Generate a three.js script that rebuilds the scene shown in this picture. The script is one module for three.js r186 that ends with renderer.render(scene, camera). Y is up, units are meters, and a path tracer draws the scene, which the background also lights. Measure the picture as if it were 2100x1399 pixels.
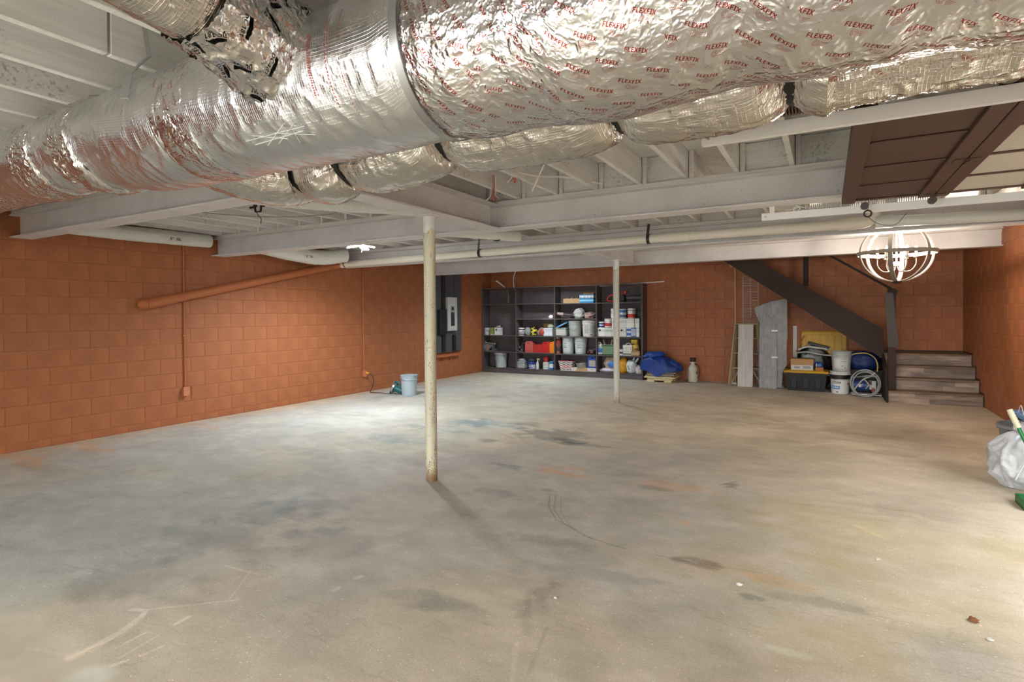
import * as THREE from 'three';
import { mergeGeometries, mergeVertices, toCreasedNormals } from 'three/addons/utils/BufferGeometryUtils.js';
import { RoundedBoxGeometry } from 'three/addons/geometries/RoundedBoxGeometry.js';
import { RectAreaLightUniformsLib } from 'three/addons/lights/RectAreaLightUniformsLib.js';

// ---------------------------------------------------------------- camera, sky, exposure
const scene = new THREE.Scene();
const F = 1149.1, CX = 1050, CY = 658.6, YAW = 0.5118, PITCH = -0.0115, ROLL = -0.0076, EYE = 1.4647;
const camera = new THREE.PerspectiveCamera(2 * Math.atan(699.5 / F) * 180 / Math.PI, 2100 / 1399, 0.05, 100);
camera.rotation.order = 'YXZ';
camera.rotation.set(PITCH, YAW, ROLL);
camera.position.set(0, EYE, 0);
camera.setViewOffset(2100, 1399, 0, 699.5 - CY, 2100, 1399);
camera.updateProjectionMatrix();
camera.updateMatrixWorld(true);
scene.add(camera);
const renderer = new THREE.WebGLRenderer({ antialias: true });
renderer.toneMapping = THREE.LinearToneMapping;
renderer.toneMappingExposure = 2.05;
renderer.shadowMap.enabled = true;
RectAreaLightUniformsLib.init();
scene.background = new THREE.Color(0.93, 0.97, 1.0);
scene.backgroundIntensity = 6.5;
const LED_POWER = 14, BULB_POWER = 0.7;

// ---------------------------------------------------------------- pixel -> place helpers (a pixel gives a direction, a plane gives the distance)
const V = (x, y, z) => new THREE.Vector3(x, y, z);
const camQ = camera.quaternion.clone();
function ray(px, py) { return V((px - CX) / F, -(py - CY) / F, -1).applyQuaternion(camQ); }
function onPlane(px, py, axis, value) {
  const d = ray(px, py), o = V(0, EYE, 0), t = (value - o[axis]) / d[axis];
  return o.addScaledVector(d, t);
}
const onFloor = (px, py, h = 0) => onPlane(px, py, 'y', h);
const onZ = (px, py, z) => onPlane(px, py, 'z', z);
const onX = (px, py, x) => onPlane(px, py, 'x', x);

// ---------------------------------------------------------------- seeded random and noise
let seed = 12345;
const rnd = () => { seed = (seed * 1664525 + 1013904223) >>> 0; return seed / 4294967296; };
const rr = (a, b) => a + (b - a) * rnd();
const H = new Float32Array(65536); for (let i = 0; i < 65536; i++) H[i] = rnd();
const hash2 = (x, y) => H[((x * 73856093) ^ (y * 19349663)) & 65535];
const hash3 = (x, y, z) => H[((x * 73856093) ^ (y * 19349663) ^ (z * 83492791)) & 65535];
const sm = (t) => t * t * (3 - 2 * t);
function n2(x, y) {
  const xi = Math.floor(x), yi = Math.floor(y), u = sm(x - xi), v = sm(y - yi);
  const a = hash2(xi, yi), b = hash2(xi + 1, yi), c = hash2(xi, yi + 1), d = hash2(xi + 1, yi + 1);
  return a + (b - a) * u + (c - a) * v + (a - b - c + d) * u * v;
}
function n3(x, y, z) {
  const zi = Math.floor(z), w = sm(z - zi);
  const f = (k) => {
    const xi = Math.floor(x), yi = Math.floor(y), u = sm(x - xi), v = sm(y - yi);
    const a = hash3(xi, yi, k), b = hash3(xi + 1, yi, k), c = hash3(xi, yi + 1, k), d = hash3(xi + 1, yi + 1, k);
    return a + (b - a) * u + (c - a) * v + (a - b - c + d) * u * v;
  };
  const p = f(zi), q = f(zi + 1); return p + (q - p) * w;
}
function fbm(x, y, o = 5) { let s = 0, a = 0.5, t = 0; for (let i = 0; i < o; i++) { s += a * n2(x, y); t += a; x = x * 2.03 + 17.1; y = y * 2.03 + 9.7; a *= 0.5; } return s / t; }
const clamp = (v, a = 0, b = 1) => Math.max(a, Math.min(b, v));
const sstep = (a, b, v) => { const t = clamp((v - a) / (b - a)); return t * t * (3 - 2 * t); };
// noise that repeats after p cells, for tiling textures
function tn2(x, y, p) {
  const xi = Math.floor(x), yi = Math.floor(y), u = sm(x - xi), v = sm(y - yi), m = (k) => ((k % p) + p) % p;
  const a = hash2(m(xi), m(yi)), b = hash2(m(xi + 1), m(yi)), c = hash2(m(xi), m(yi + 1)), d = hash2(m(xi + 1), m(yi + 1));
  return a + (b - a) * u + (c - a) * v + (a - b - c + d) * u * v;
}
function tfbm(u, v, p, o = 4) { let s = 0, a = 0.5, t = 0; for (let i = 0; i < o; i++) { s += a * tn2(u * p, v * p, p); t += a; p *= 2; a *= 0.5; } return s / t; }

// ---------------------------------------------------------------- textures
function dataTex(w, h, fn, srgb, repeat) {
  const d = new Uint8Array(w * h * 4), c = [0, 0, 0];
  for (let j = 0; j < h; j++) for (let i = 0; i < w; i++) {
    fn((i + 0.5) / w, (j + 0.5) / h, c); const o = (j * w + i) * 4;
    d[o] = clamp(c[0]) * 255; d[o + 1] = clamp(c[1]) * 255; d[o + 2] = clamp(c[2]) * 255; d[o + 3] = 255;
  }
  const t = new THREE.DataTexture(d, w, h, THREE.RGBAFormat);
  t.magFilter = THREE.LinearFilter; t.minFilter = THREE.LinearMipmapLinearFilter; t.generateMipmaps = true;
  t.wrapS = t.wrapT = THREE.RepeatWrapping; if (srgb) t.colorSpace = THREE.SRGBColorSpace;
  if (repeat) t.repeat.set(repeat[0], repeat[1]);
  t.needsUpdate = true; return t;
}
function canvasTex(w, h, draw, srgb = true, repeat) {
  const c = document.createElement('canvas'); c.width = w; c.height = h;
  draw(c.getContext('2d'), w, h);
  const t = new THREE.CanvasTexture(c); t.wrapS = t.wrapT = THREE.RepeatWrapping; t.magFilter = THREE.LinearFilter;
  if (srgb) t.colorSpace = THREE.SRGBColorSpace; if (repeat) t.repeat.set(repeat[0], repeat[1]); return t;
}
const grey = (c, v) => { c[0] = c[1] = c[2] = v; };
const M = (color, roughness = 0.7, metalness = 0, extra = {}) => new THREE.MeshStandardMaterial({ color, roughness, metalness, ...extra });
const hex = (h) => new THREE.Color(h);

// ---------------------------------------------------------------- geometry helpers
function norm(g) {                                         // non-indexed, with position, normal and uv only
  if (g.index) g = g.toNonIndexed();
  for (const k of Object.keys(g.attributes)) if (!['position', 'normal', 'uv', 'color'].includes(k)) g.deleteAttribute(k);
  if (!g.attributes.normal) g.computeVertexNormals();
  if (!g.attributes.uv) g.setAttribute('uv', new THREE.Float32BufferAttribute(new Float32Array(g.attributes.position.count * 2), 2));
  return g;
}
function uvBox(g, s = 1) {                                 // uv in metres from the main direction of each face
  g = norm(g); const p = g.attributes.position, n = g.attributes.normal, uv = new Float32Array(p.count * 2);
  for (let i = 0; i < p.count; i += 3) {
    let ax = 0, ay = 0, az = 0;
    for (let k = 0; k < 3; k++) { ax += Math.abs(n.getX(i + k)); ay += Math.abs(n.getY(i + k)); az += Math.abs(n.getZ(i + k)); }
    for (let k = 0; k < 3; k++) {
      const j = i + k, x = p.getX(j), y = p.getY(j), z = p.getZ(j);
      const [u, v] = ax >= ay && ax >= az ? [z, y] : ay >= az ? [x, z] : [x, y];
      uv[j * 2] = u * s; uv[j * 2 + 1] = v * s;
    }
  }
  g.setAttribute('uv', new THREE.BufferAttribute(uv, 2)); return g;
}
function merge(list) { list = list.map(norm); return list.length === 1 ? list[0] : mergeGeometries(list, false); }
function cbox(x0, x1, y0, y1, z0, z1, c = 0.003) {          // box with chamfered edges
  c = Math.min(c, (x1 - x0) / 2.2, (y1 - y0) / 2.2, (z1 - z0) / 2.2);
  const pos = [], P = (sx, sy, sz, f) => [sx < 0 ? x0 + (f === 0 ? 0 : c) : x1 - (f === 0 ? 0 : c), sy < 0 ? y0 + (f === 1 ? 0 : c) : y1 - (f === 1 ? 0 : c), sz < 0 ? z0 + (f === 2 ? 0 : c) : z1 - (f === 2 ? 0 : c)];
  const ctr = [(x0 + x1) / 2, (y0 + y1) / 2, (z0 + z1) / 2];
  const tri = (a, b, d) => {
    const u = [b[0] - a[0], b[1] - a[1], b[2] - a[2]], w = [d[0] - a[0], d[1] - a[1], d[2] - a[2]];
    const n = [u[1] * w[2] - u[2] * w[1], u[2] * w[0] - u[0] * w[2], u[0] * w[1] - u[1] * w[0]];
    const o = n[0] * (a[0] + b[0] + d[0] - 3 * ctr[0]) + n[1] * (a[1] + b[1] + d[1] - 3 * ctr[1]) + n[2] * (a[2] + b[2] + d[2] - 3 * ctr[2]);
    o >= 0 ? pos.push(...a, ...b, ...d) : pos.push(...a, ...d, ...b);
  };
  const quad = (a, b, d, e) => { tri(a, b, d); tri(a, d, e); };
  for (const s of [-1, 1]) {
    quad(P(s, -1, -1, 0), P(s, 1, -1, 0), P(s, 1, 1, 0), P(s, -1, 1, 0));
    quad(P(-1, s, -1, 1), P(1, s, -1, 1), P(1, s, 1, 1), P(-1, s, 1, 1));
    quad(P(-1, -1, s, 2), P(1, -1, s, 2), P(1, 1, s, 2), P(-1, 1, s, 2));
  }
  for (const a of [-1, 1]) for (const b of [-1, 1]) {
    quad(P(a, b, -1, 0), P(a, b, 1, 0), P(a, b, 1, 1), P(a, b, -1, 1));
    quad(P(a, -1, b, 0), P(a, 1, b, 0), P(a, 1, b, 2), P(a, -1, b, 2));
    quad(P(-1, a, b, 1), P(1, a, b, 1), P(1, a, b, 2), P(-1, a, b, 2));
    for (const d of [-1, 1]) tri(P(a, b, d, 0), P(a, b, d, 1), P(a, b, d, 2));
  }
  const g = new THREE.BufferGeometry(); g.setAttribute('position', new THREE.Float32BufferAttribute(pos, 3)); g.computeVertexNormals();
  return uvBox(g);
}
const bx = (w, h, d, x = 0, y = 0, z = 0, c = 0.003) => cbox(x - w / 2, x + w / 2, y, y + h, z - d / 2, z + d / 2, c);   // sits on y
function cyl(a, b, r0, r1 = r0, seg = 16, open = false) {   // tapered cylinder between two points
  const A = a.isVector3 ? a : V(...a), B = b.isVector3 ? b : V(...b), d = B.clone().sub(A), L = d.length();
  const g = new THREE.CylinderGeometry(r1, r0, L, seg, 1, open);
  g.translate(0, L / 2, 0); g.applyQuaternion(new THREE.Quaternion().setFromUnitVectors(V(0, 1, 0), d.normalize())); g.translate(A.x, A.y, A.z);
  return norm(g);
}
function tube(pts, r, seg = 40, rad = 8, closed = false) {
  const c = new THREE.CatmullRomCurve3(pts.map((p) => (p.isVector3 ? p : V(...p))), closed, 'centripetal');
  return norm(new THREE.TubeGeometry(c, seg, r, rad, closed));
}
function bar(a, b, w, h, c = 0.002) {                       // rectangular bar from a to b; w sideways, h upwards
  const A = a.isVector3 ? a : V(...a), B = b.isVector3 ? b : V(...b), d = B.clone().sub(A), L = d.length();
  const g = cbox(-w / 2, w / 2, -h / 2, h / 2, 0, L, c), m = new THREE.Matrix4();
  const zf = d.normalize(); let up = Math.abs(zf.y) > 0.99 ? V(0, 0, 1) : V(0, 1, 0);
  const xf = up.clone().cross(zf).normalize(); up = zf.clone().cross(xf);
  m.makeBasis(xf, up, zf); m.setPosition(A); g.applyMatrix4(m); return g;
}
const lathe = (pts, seg = 28) => norm(toCreasedNormals(new THREE.LatheGeometry(pts.map(([x, y]) => new THREE.Vector2(x, y)), seg), 0.6));
function extrude(pts, depth, bevel = 0) {                   // outline in xy, thickness along +z
  const s = new THREE.Shape(pts.map(([x, y]) => new THREE.Vector2(x, y)));
  return norm(new THREE.ExtrudeGeometry(s, { depth, bevelEnabled: bevel > 0, bevelThickness: bevel, bevelSize: bevel, bevelSegments: 1, steps: 1 }));
}
const at = (g, x, y, z, ry = 0, rx = 0, rz = 0) => { const m = new THREE.Matrix4().makeRotationFromEuler(new THREE.Euler(rx, ry, rz, 'YXZ')); m.setPosition(x, y, z); g.applyMatrix4(m); return g; };
// a soft lump: an ellipsoid pushed about by noise (bags, rags, tarps); flat underneath
function lump(w, h, d, amp = 0.15, freq = 3, sd = 1, det = 36, crease = 0.5) {
  const g = new THREE.SphereGeometry(1, det, Math.round(det * 0.7)), p = g.attributes.position;
  for (let i = 0; i < p.count; i++) {
    const x = p.getX(i), y = p.getY(i), z = p.getZ(i);
    const a = n3(x * freq + sd * 7.3, y * freq + sd, z * freq), b = 1 - Math.abs(2 * n3(x * freq * 2 + sd, y * freq * 2, z * freq * 2 + sd * 3) - 1);
    const k = 1 + amp * (a - 0.5) * 2 + amp * crease * (b - 0.6);
    p.setXYZ(i, x * k * w / 2, Math.max(0, (y * k + 0.82) / 1.82) * h, z * k * d / 2);
  }
  let m = mergeVertices(g, 1e-5); m.deleteAttribute('normal'); m.computeVertexNormals(); return norm(m);
}

// ---------------------------------------------------------------- objects
const used = {};
function numbered(name) { const n = used[name] = (used[name] ?? -1) + 1; return n ? name + '_' + String(n).padStart(3, '0') : name; }
function mesh(name, geo, m, parent, label) {
  const o = new THREE.Mesh(Array.isArray(geo) ? merge(geo) : norm(geo), m); o.name = name; o.castShadow = o.receiveShadow = true;
  parent.add(o); if (label) o.userData.label = label; return o;
}
function thing(name, label, category, [x, y, z] = [0, 0, 0], turn = 0, group) {
  const o = new THREE.Group(); o.name = numbered(name); o.position.set(x, y, z); o.rotation.y = turn; scene.add(o);
  o.userData = { label, category }; if (group) o.userData.group = group; return o;
}
function single(name, label, category, geo, m, pos = [0, 0, 0], turn = 0, group) {   // a thing that is one mesh
  const o = mesh(numbered(name), geo, m, scene); o.position.set(...pos); o.rotation.y = turn; o.userData = { label, category }; if (group) o.userData.group = group; return o;
}
function structure(name, label, category) { const o = new THREE.Group(); o.name = name; scene.add(o); o.userData = { kind: 'structure', label, category }; return o; }

// ---------------------------------------------------------------- materials of the room
const XL = -7.75, XR = 2.08, ZB = -12.40, ZF = 2.7, SKEW = 0.03, TOP = 2.87, JOIST = 2.63, BEAM_LOW = 2.345, BEAM_TOP = 2.595;
const backZ = (x) => ZB + (x - XR) * SKEW;
const orangeTex = (s) => dataTex(512, 512, (u, v, c) => {
  const a = tfbm(u, v, 4 + s, 5), b = tn2(u * 64, v * 64, 64), p = tn2(u * 128, v * 128, 128);
  const k = 0.94 + 0.10 * (a - 0.5) + 0.05 * (b - 0.5) + (p > 0.93 ? -0.07 : 0);
  c[0] = 0.672 * k; c[1] = 0.410 * k * (1 + 0.03 * (a - 0.5)); c[2] = 0.250 * k;
}, true);
const blockBump = dataTex(512, 512, (u, v, c) => grey(c, 0.5 + 0.35 * (tfbm(u, v, 24, 4) - 0.5) + 0.3 * (tn2(u * 128, v * 128, 128) - 0.5)));
const orangeMaps = [0, 3].map(orangeTex);
const blockMats = [1.0, 0.985, 1.015, 0.995].map((k, i) => new THREE.MeshStandardMaterial({ map: orangeMaps[i & 1], color: new THREE.Color(k, k, k), roughness: 0.62, bumpMap: blockBump, bumpScale: 0.0012 }));
const orange = M(0xaa6238, 0.6);
// white-painted timber: grain, knots, grey dirt and mildew specks
const timberTex = dataTex(1024, 512, (u, v, c) => {
  const grain = tn2(u * 8, v * 128, 128), big = tfbm(u, v, 3, 4), sp = tn2(u * 256, v * 128, 256), pt = tfbm(u + 0.3, v + 0.1, 7, 3);
  const speck = sstep(0.54, 0.74, pt) * sstep(0.58, 0.85, tfbm(u, v, 120, 2)) * 0.20 + (sp > 0.965 ? 0.06 : 0);
  const k = 0.85 + 0.06 * (grain - 0.5) + 0.12 * (big - 0.5) - speck;
  c[0] = k; c[1] = k * 0.992; c[2] = k * 0.972;
}, true, [0.7, 0.7]);
const timberBump = dataTex(512, 512, (u, v, c) => grey(c, 0.5 + 0.5 * (tn2(u * 6, v * 128, 128) - 0.5)), false, [0.8, 0.8]);
const timber = new THREE.MeshStandardMaterial({ map: timberTex, roughness: 0.75, bumpMap: timberBump, bumpScale: 0.0008 });
const timberB = timber;
const deckMat = timber;
const steelTex = dataTex(512, 512, (u, v, c) => {
  const a = tfbm(u, v, 5, 5), s = tn2(u * 128, v * 128, 128), q = tfbm(u, v + 0.4, 9, 2);
  const k = 0.845 + 0.08 * (a - 0.5) - (s > 0.9 && q > 0.5 ? 0.14 : 0); c[0] = k; c[1] = k * 0.99; c[2] = k * 0.985;
}, true);
const steelPaint = new THREE.MeshStandardMaterial({ map: steelTex, roughness: 0.55 });
const dark = M(0x2b2422, 0.6), black = M(0x151515, 0.5), blackGloss = M(0x101112, 0.28), white = M(0xe6e6e3, 0.5), galv = M(0xaeb0b0, 0.35, 0.85);

// ---------------------------------------------------------------- floor
// stains and broad tone patches: [px, py, half-length along x, half-length along z, strength, kind] placed from the photograph
const stainAndPatchList = [
  [1130, 892, 0.55, 0.30, 0.8, 'd'], [1010, 872, 0.42, 0.26, 0.5, 'b'], [1005, 903, 0.22, 0.10, 0.7, 'd'], [1040, 955, 0.24, 0.12, 0.6, 'd'], [905, 880, 0.5, 0.22, 0.4, 'b'],
  [960, 868, 0.4, 0.2, 0.5, 'b'], [800, 903, 0.55, 0.14, 0.45, 'b'], [1090, 870, 0.3, 0.14, 0.5, 'd'], [1225, 915, 0.3, 0.07, 0.6, 'd'], [1180, 905, 0.25, 0.07, 0.6, 'd'],
  [1010, 1010, 0.16, 0.06, 0.4, 'd'], [1130, 1006, 0.10, 0.04, 0.5, 'd'], [1500, 995, 0.12, 0.08, 0.7, 'd'], [1360, 940, 0.2, 0.08, 0.3, 'd'], [1330, 1000, 0.15, 0.06, 0.4, 'd'],
  [1420, 1152, 0.14, 0.06, 0.75, 'r'], [1545, 1226, 0.06, 0.03, 0.7, 'd'], [1690, 1240, 0.22, 0.06, 0.35, 'd'], [1830, 930, 0.28, 0.1, 0.35, 'd'], [1760, 1050, 0.35, 0.04, 0.2, 'd'],
  [1150, 970, 0.40, 0.14, 0.8, 'o'], [1400, 1000, 0.5, 0.12, 0.5, 'o'], [1410, 1075, 0.10, 0.09, 0.6, 'o'], [1630, 1200, 0.28, 0.06, 0.4, 'o'], [1180, 962, 0.26, 0.10, 0.5, 'o'],
  [420, 1100, 0.5, 0.25, 0.25, 'd'], [700, 1120, 0.5, 0.22, 0.25, 'd'], [250, 1190, 0.5, 0.22, 0.25, 'd'], [560, 1050, 0.6, 0.2, 0.3, 'd'], [880, 1230, 0.25, 0.1, 0.35, 'd'], [620, 1030, 0.5, 0.2, 0.3, 'b'],
  [1090, 1240, 0.10, 0.20, 0.45, 'd'], [1150, 1110, 0.35, 0.12, 0.35, 'd'], [950, 1250, 0.3, 0.1, 0.3, 'd'], [1240, 1180, 0.4, 0.14, 0.25, 'd'], [1660, 880, 0.8, 0.2, 0.22, 'd'], [1500, 860, 0.8, 0.2, 0.2, 'd'], [1290, 860, 0.3, 0.1, 0.2, 'd'],
  [300, 935, 0.9, 0.18, 0.2, 'w'], [620, 870, 0.9, 0.35, 0.3, 'w'], [800, 840, 0.8, 0.4, 0.4, 'w'], [560, 910, 0.6, 0.2, 0.2, 'w'], [900, 800, 0.8, 0.4, 0.35, 'w'], [1060, 800, 0.8, 0.4, 0.25, 'w'],  // broad patches, paler and slightly bluer than the slab
  [60, 945, 0.5, 0.14, 0.8, 'o'], [190, 920, 0.6, 0.10, 0.7, 'o'], [420, 875, 0.5, 0.08, 0.45, 'o'], [560, 862, 0.5, 0.14, 0.4, 'y'],
  [1550, 1290, 0.6, 0.2, 0.3, 'y'], [1800, 1100, 1.0, 0.5, 0.35, 'y'], [1850, 1250, 0.8, 0.4, 0.3, 'y'], [1650, 1050, 0.8, 0.3, 0.25, 'y'], [1480, 1100, 0.5, 0.3, 0.25, 'y'],
  [190, 1385, 0.10, 0.07, 0.9, 'w'], [1590, 1330, 0.12, 0.03, 0.6, 'w'], [1010, 1090, 0.10, 0.03, 0.4, 'w'], [1250, 925, 0.3, 0.04, 0.25, 'w'], [1140, 1395, 0.4, 0.05, 0.3, 'w'],
].map(([px, py, a, b, s, k]) => { const p = onFloor(px, py); return { x: p.x, z: p.z, a, b, s, k }; });
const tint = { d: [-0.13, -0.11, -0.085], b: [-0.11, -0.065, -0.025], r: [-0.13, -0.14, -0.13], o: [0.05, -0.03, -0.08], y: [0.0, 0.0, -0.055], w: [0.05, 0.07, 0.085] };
// drips, scratches and tyre marks as polylines on the floor: [points in pixels, half-width, strength, kind]
const scuffs = [
  [[[140, 1350], [200, 1322], [250, 1295], [290, 1265], [300, 1252], [270, 1250]], 0.014, 0.9, 'w2'], [[[305, 1250], [400, 1240], [490, 1230]], 0.006, 0.6, 'w2'], [[[470, 1230], [500, 1190], [515, 1168]], 0.004, 0.5, 'w2'],
  [[[360, 1280], [385, 1266]], 0.015, 0.8, 'w2'], [[[255, 1320], [300, 1297]], 0.005, 0.8, 'w2'], [[[245, 1350], [330, 1300]], 0.004, 0.6, 'w2'], [[[290, 1345], [335, 1325]], 0.007, 0.7, 'w2'], [[[230, 1365], [260, 1355]], 0.008, 0.8, 'w2'],
  [[[60, 1330], [130, 1342], [190, 1335], [230, 1310]], 0.005, 0.5, 'w2'], [[[730, 1186], [740, 1183]], 0.016, 0.9, 'w2'], [[[686, 1210], [694, 1206]], 0.014, 0.8, 'w2'], [[[462, 1160], [500, 1171], [530, 1178]], 0.008, 0.5, 'w2'],
  [[[1128, 1015], [1125, 1040], [1140, 1065], [1200, 1100], [1280, 1125]], 0.006, 0.8, 'd2'], [[[1140, 1015], [1136, 1045], [1155, 1072], [1215, 1105]], 0.005, 0.7, 'd2'], [[[1150, 1020], [1150, 1050], [1170, 1080]], 0.004, 0.5, 'd2'],
  [[[1280, 1125], [1400, 1150], [1560, 1175]], 0.005, 0.4, 'd2'], [[[1475, 995], [1510, 988]], 0.010, 0.8, 'd2'], [[[1480, 1000], [1505, 998]], 0.008, 0.7, 'd2'], [[[1400, 1145], [1430, 1155]], 0.008, 0.7, 'w2'],
  [[[1860, 1052], [1920, 1072]], 0.02, 0.5, 'y2'], [[[1755, 1078], [1815, 1105]], 0.02, 0.5, 'y2'], [[[1120, 1290], [1085, 1380]], 0.012, 0.35, 'd2'], [[[1083, 1220], [1080, 1300]], 0.02, 0.35, 'd2'], [[[1060, 1320], [1050, 1399]], 0.012, 0.35, 'w2'],
  [[[1100, 792], [1118, 791]], 0.06, 0.9, 'd2'],
].map(([pts, w, s, k]) => ({ pts: pts.map(([x, y]) => { const p = onFloor(x, y); return [p.x, p.z]; }), w, s, k }));
const tint2 = { w2: [0.13, 0.13, 0.13], d2: [-0.15, -0.14, -0.13], y2: [0.1, 0.07, -0.02] };
const ridge0 = (v) => 1 - Math.abs(2 * v - 1);
function floorColor(x, z, c, fine) {
  const wx = x + 0.5 * (fbm(x * 0.9, z * 0.9, 3) - 0.5), wz = z + 0.5 * (fbm(x * 0.9 + 40, z * 0.9, 3) - 0.5);
  const big = fbm(wx * 0.45 + 3, wz * 0.45, 4), mid = fbm(wx * 1.7 + 11, wz * 2.1, 4), sm1 = fbm(x * 7, z * 9, 3);
  // trowel streaks run roughly along x
  const streak = fbm(x * 3.2 + 5 + 1.6 * n2(x * 1.1 + 3, z * 1.7), z * 11 + 5.0 * n2(x * 1.3, z * 1.3), 4), g = hash2(Math.floor(x * 420), Math.floor(z * 420)), g2 = hash2(Math.floor(x * 190) + 7, Math.floor(z * 190));
  const iso = fbm(x * 3.1 + 8, z * 3.6, 4);
  let r = 0.770, gg = 0.742, b = 0.690;
  const cool = sstep(-3.35, -3.65, x + 0.5 * (mid - 0.5) + 0.3 * (iso - 0.5)) * 0.5;           // bare bluish slab left of the dusty part
  r += -0.055 * cool; gg += 0.004 * cool; b += 0.030 * cool;
  const dust = sstep(0.45, 0.62, big) * (1 - 0.6 * cool);
  r += 0.028 * dust; gg += 0.006 * dust; b -= 0.03 * dust;
  const dirt = sstep(0.52, 0.70, mid); r -= 0.035 * dirt; gg -= 0.03 * dirt; b -= 0.025 * dirt;
  const kk = 0.045 * (streak - 0.5) + 0.09 * (iso - 0.5) + 0.09 * (sm1 - 0.5) - 0.04 * sstep(0.88, 0.99, ridge0(n2(x * 9 + 3 * n2(x * 2, z * 2), z * 42 + 2 * n2(x * 3, z * 3)))) * sstep(0.50, 0.66, fbm(x * 2.6 + 31, z * 3.2, 4)) + fine * (0.06 * (g - 0.5) + 0.05 * (g2 - 0.5)); r += kk; gg += kk; b += kk;
  for (const s of stainAndPatchList) {
    const dx = (x - s.x) / s.a, dz = (z - s.z) / s.b; if (dx * dx + dz * dz > 4) continue;
    const d = Math.sqrt(dx * dx + dz * dz) + 1.2 * (mid - 0.5) + 1.0 * (streak - 0.5) + 1.1 * (sm1 - 0.5) + 0.8 * (iso - 0.5);
    const w = 1.6 * s.s * sstep(1.15, 0.45, d) * (0.65 + 0.7 * streak); if (w <= 0) continue;
    const t = tint[s.k]; r += t[0] * w; gg += t[1] * w; b += t[2] * w;
  }
  for (const s of scuffs) {
    let best = 9; const p = s.pts;
    for (let i = 0; i + 1 < p.length; i++) {
      const ax = p[i][0], az = p[i][1], ux = p[i + 1][0] - ax, uz = p[i + 1][1] - az, t = clamp(((x - ax) * ux + (z - az) * uz) / (ux * ux + uz * uz));
      const d = Math.hypot(x - ax - ux * t, z - az - uz * t); if (d < best) best = d; if (best > 1.5) break;
    }
    if (best < s.w * 2.2) { const w = s.s * sstep(s.w * 1.6, s.w * 0.5, best + s.w * (sm1 - 0.5) * 1.6) * (0.5 + 0.8 * sm1), t = tint2[s.k]; r += t[0] * w; gg += t[1] * w; b += t[2] * w; }
  }
  const edge = sstep(XL + 0.55, XL + 0.02, x + 0.5 * (mid - 0.5)); r += 0.03 * edge; gg -= 0.03 * edge; b -= 0.08 * edge;      // orange overspray along the wall
  if (g2 > 0.9975) { r += 0.16; gg += 0.16; b += 0.16; } if (g > 0.9985) { r -= 0.2; gg -= 0.2; b -= 0.2; }
  c[0] = r; c[1] = gg; c[2] = b;
}
const floor = structure('floor', 'worn concrete floor with dust, stains and scuff marks', 'floor');
const floorBump = dataTex(512, 512, (u, v, c) => grey(c, 0.5 + 0.4 * (tfbm(u, v, 16, 5) - 0.5)), false);
function slab(z0, z1, x0, x1, w, h, fine) {
  const t = dataTex(w, h, (u, v, c) => floorColor(x0 + (x1 - x0) * u, z0 + (z1 - z0) * v, c, fine), true);
  t.wrapS = t.wrapT = THREE.ClampToEdgeWrapping;
  const g = new THREE.BoxGeometry(x1 - x0, 0.15, z1 - z0); g.translate((x0 + x1) / 2, -0.075, (z0 + z1) / 2);
  const p = g.attributes.position, uv = g.attributes.uv;
  for (let i = 0; i < p.count; i++) uv.setXY(i, (p.getX(i) - x0) / (x1 - x0), (p.getZ(i) - z0) / (z1 - z0));
  const bt = floorBump.clone(); bt.repeat.set((x1 - x0) / 0.8, (z1 - z0) / 0.8);
  mesh('concrete_slab', g, new THREE.MeshStandardMaterial({ map: t, roughness: 0.72, bumpMap: bt, bumpScale: 0.0015 }), floor);
}
slab(-5.2, -1.2, -6.2, 2.3, 2048, 1536, 1);
slab(-5.2, -1.2, XL - 0.2, -6.2, 512, 1024, 1);
slab(-13.1, -5.2, XL - 0.2, 2.3, 1536, 1024, 0.6);
slab(-1.2, ZF + 0.2, XL - 0.2, 2.3, 256, 256, 0);

// ---------------------------------------------------------------- block walls: every block in view is a piece of its own
const blockGeo = {};
function blockShape(w, h) {                                 // local: x along the wall, face at z = 0
  const k = w.toFixed(3) + '_' + h.toFixed(3);
  return blockGeo[k] ??= cbox(-w / 2, w / 2, -h / 2, h / 2, -0.03, 0, 0.0035);
}
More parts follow.
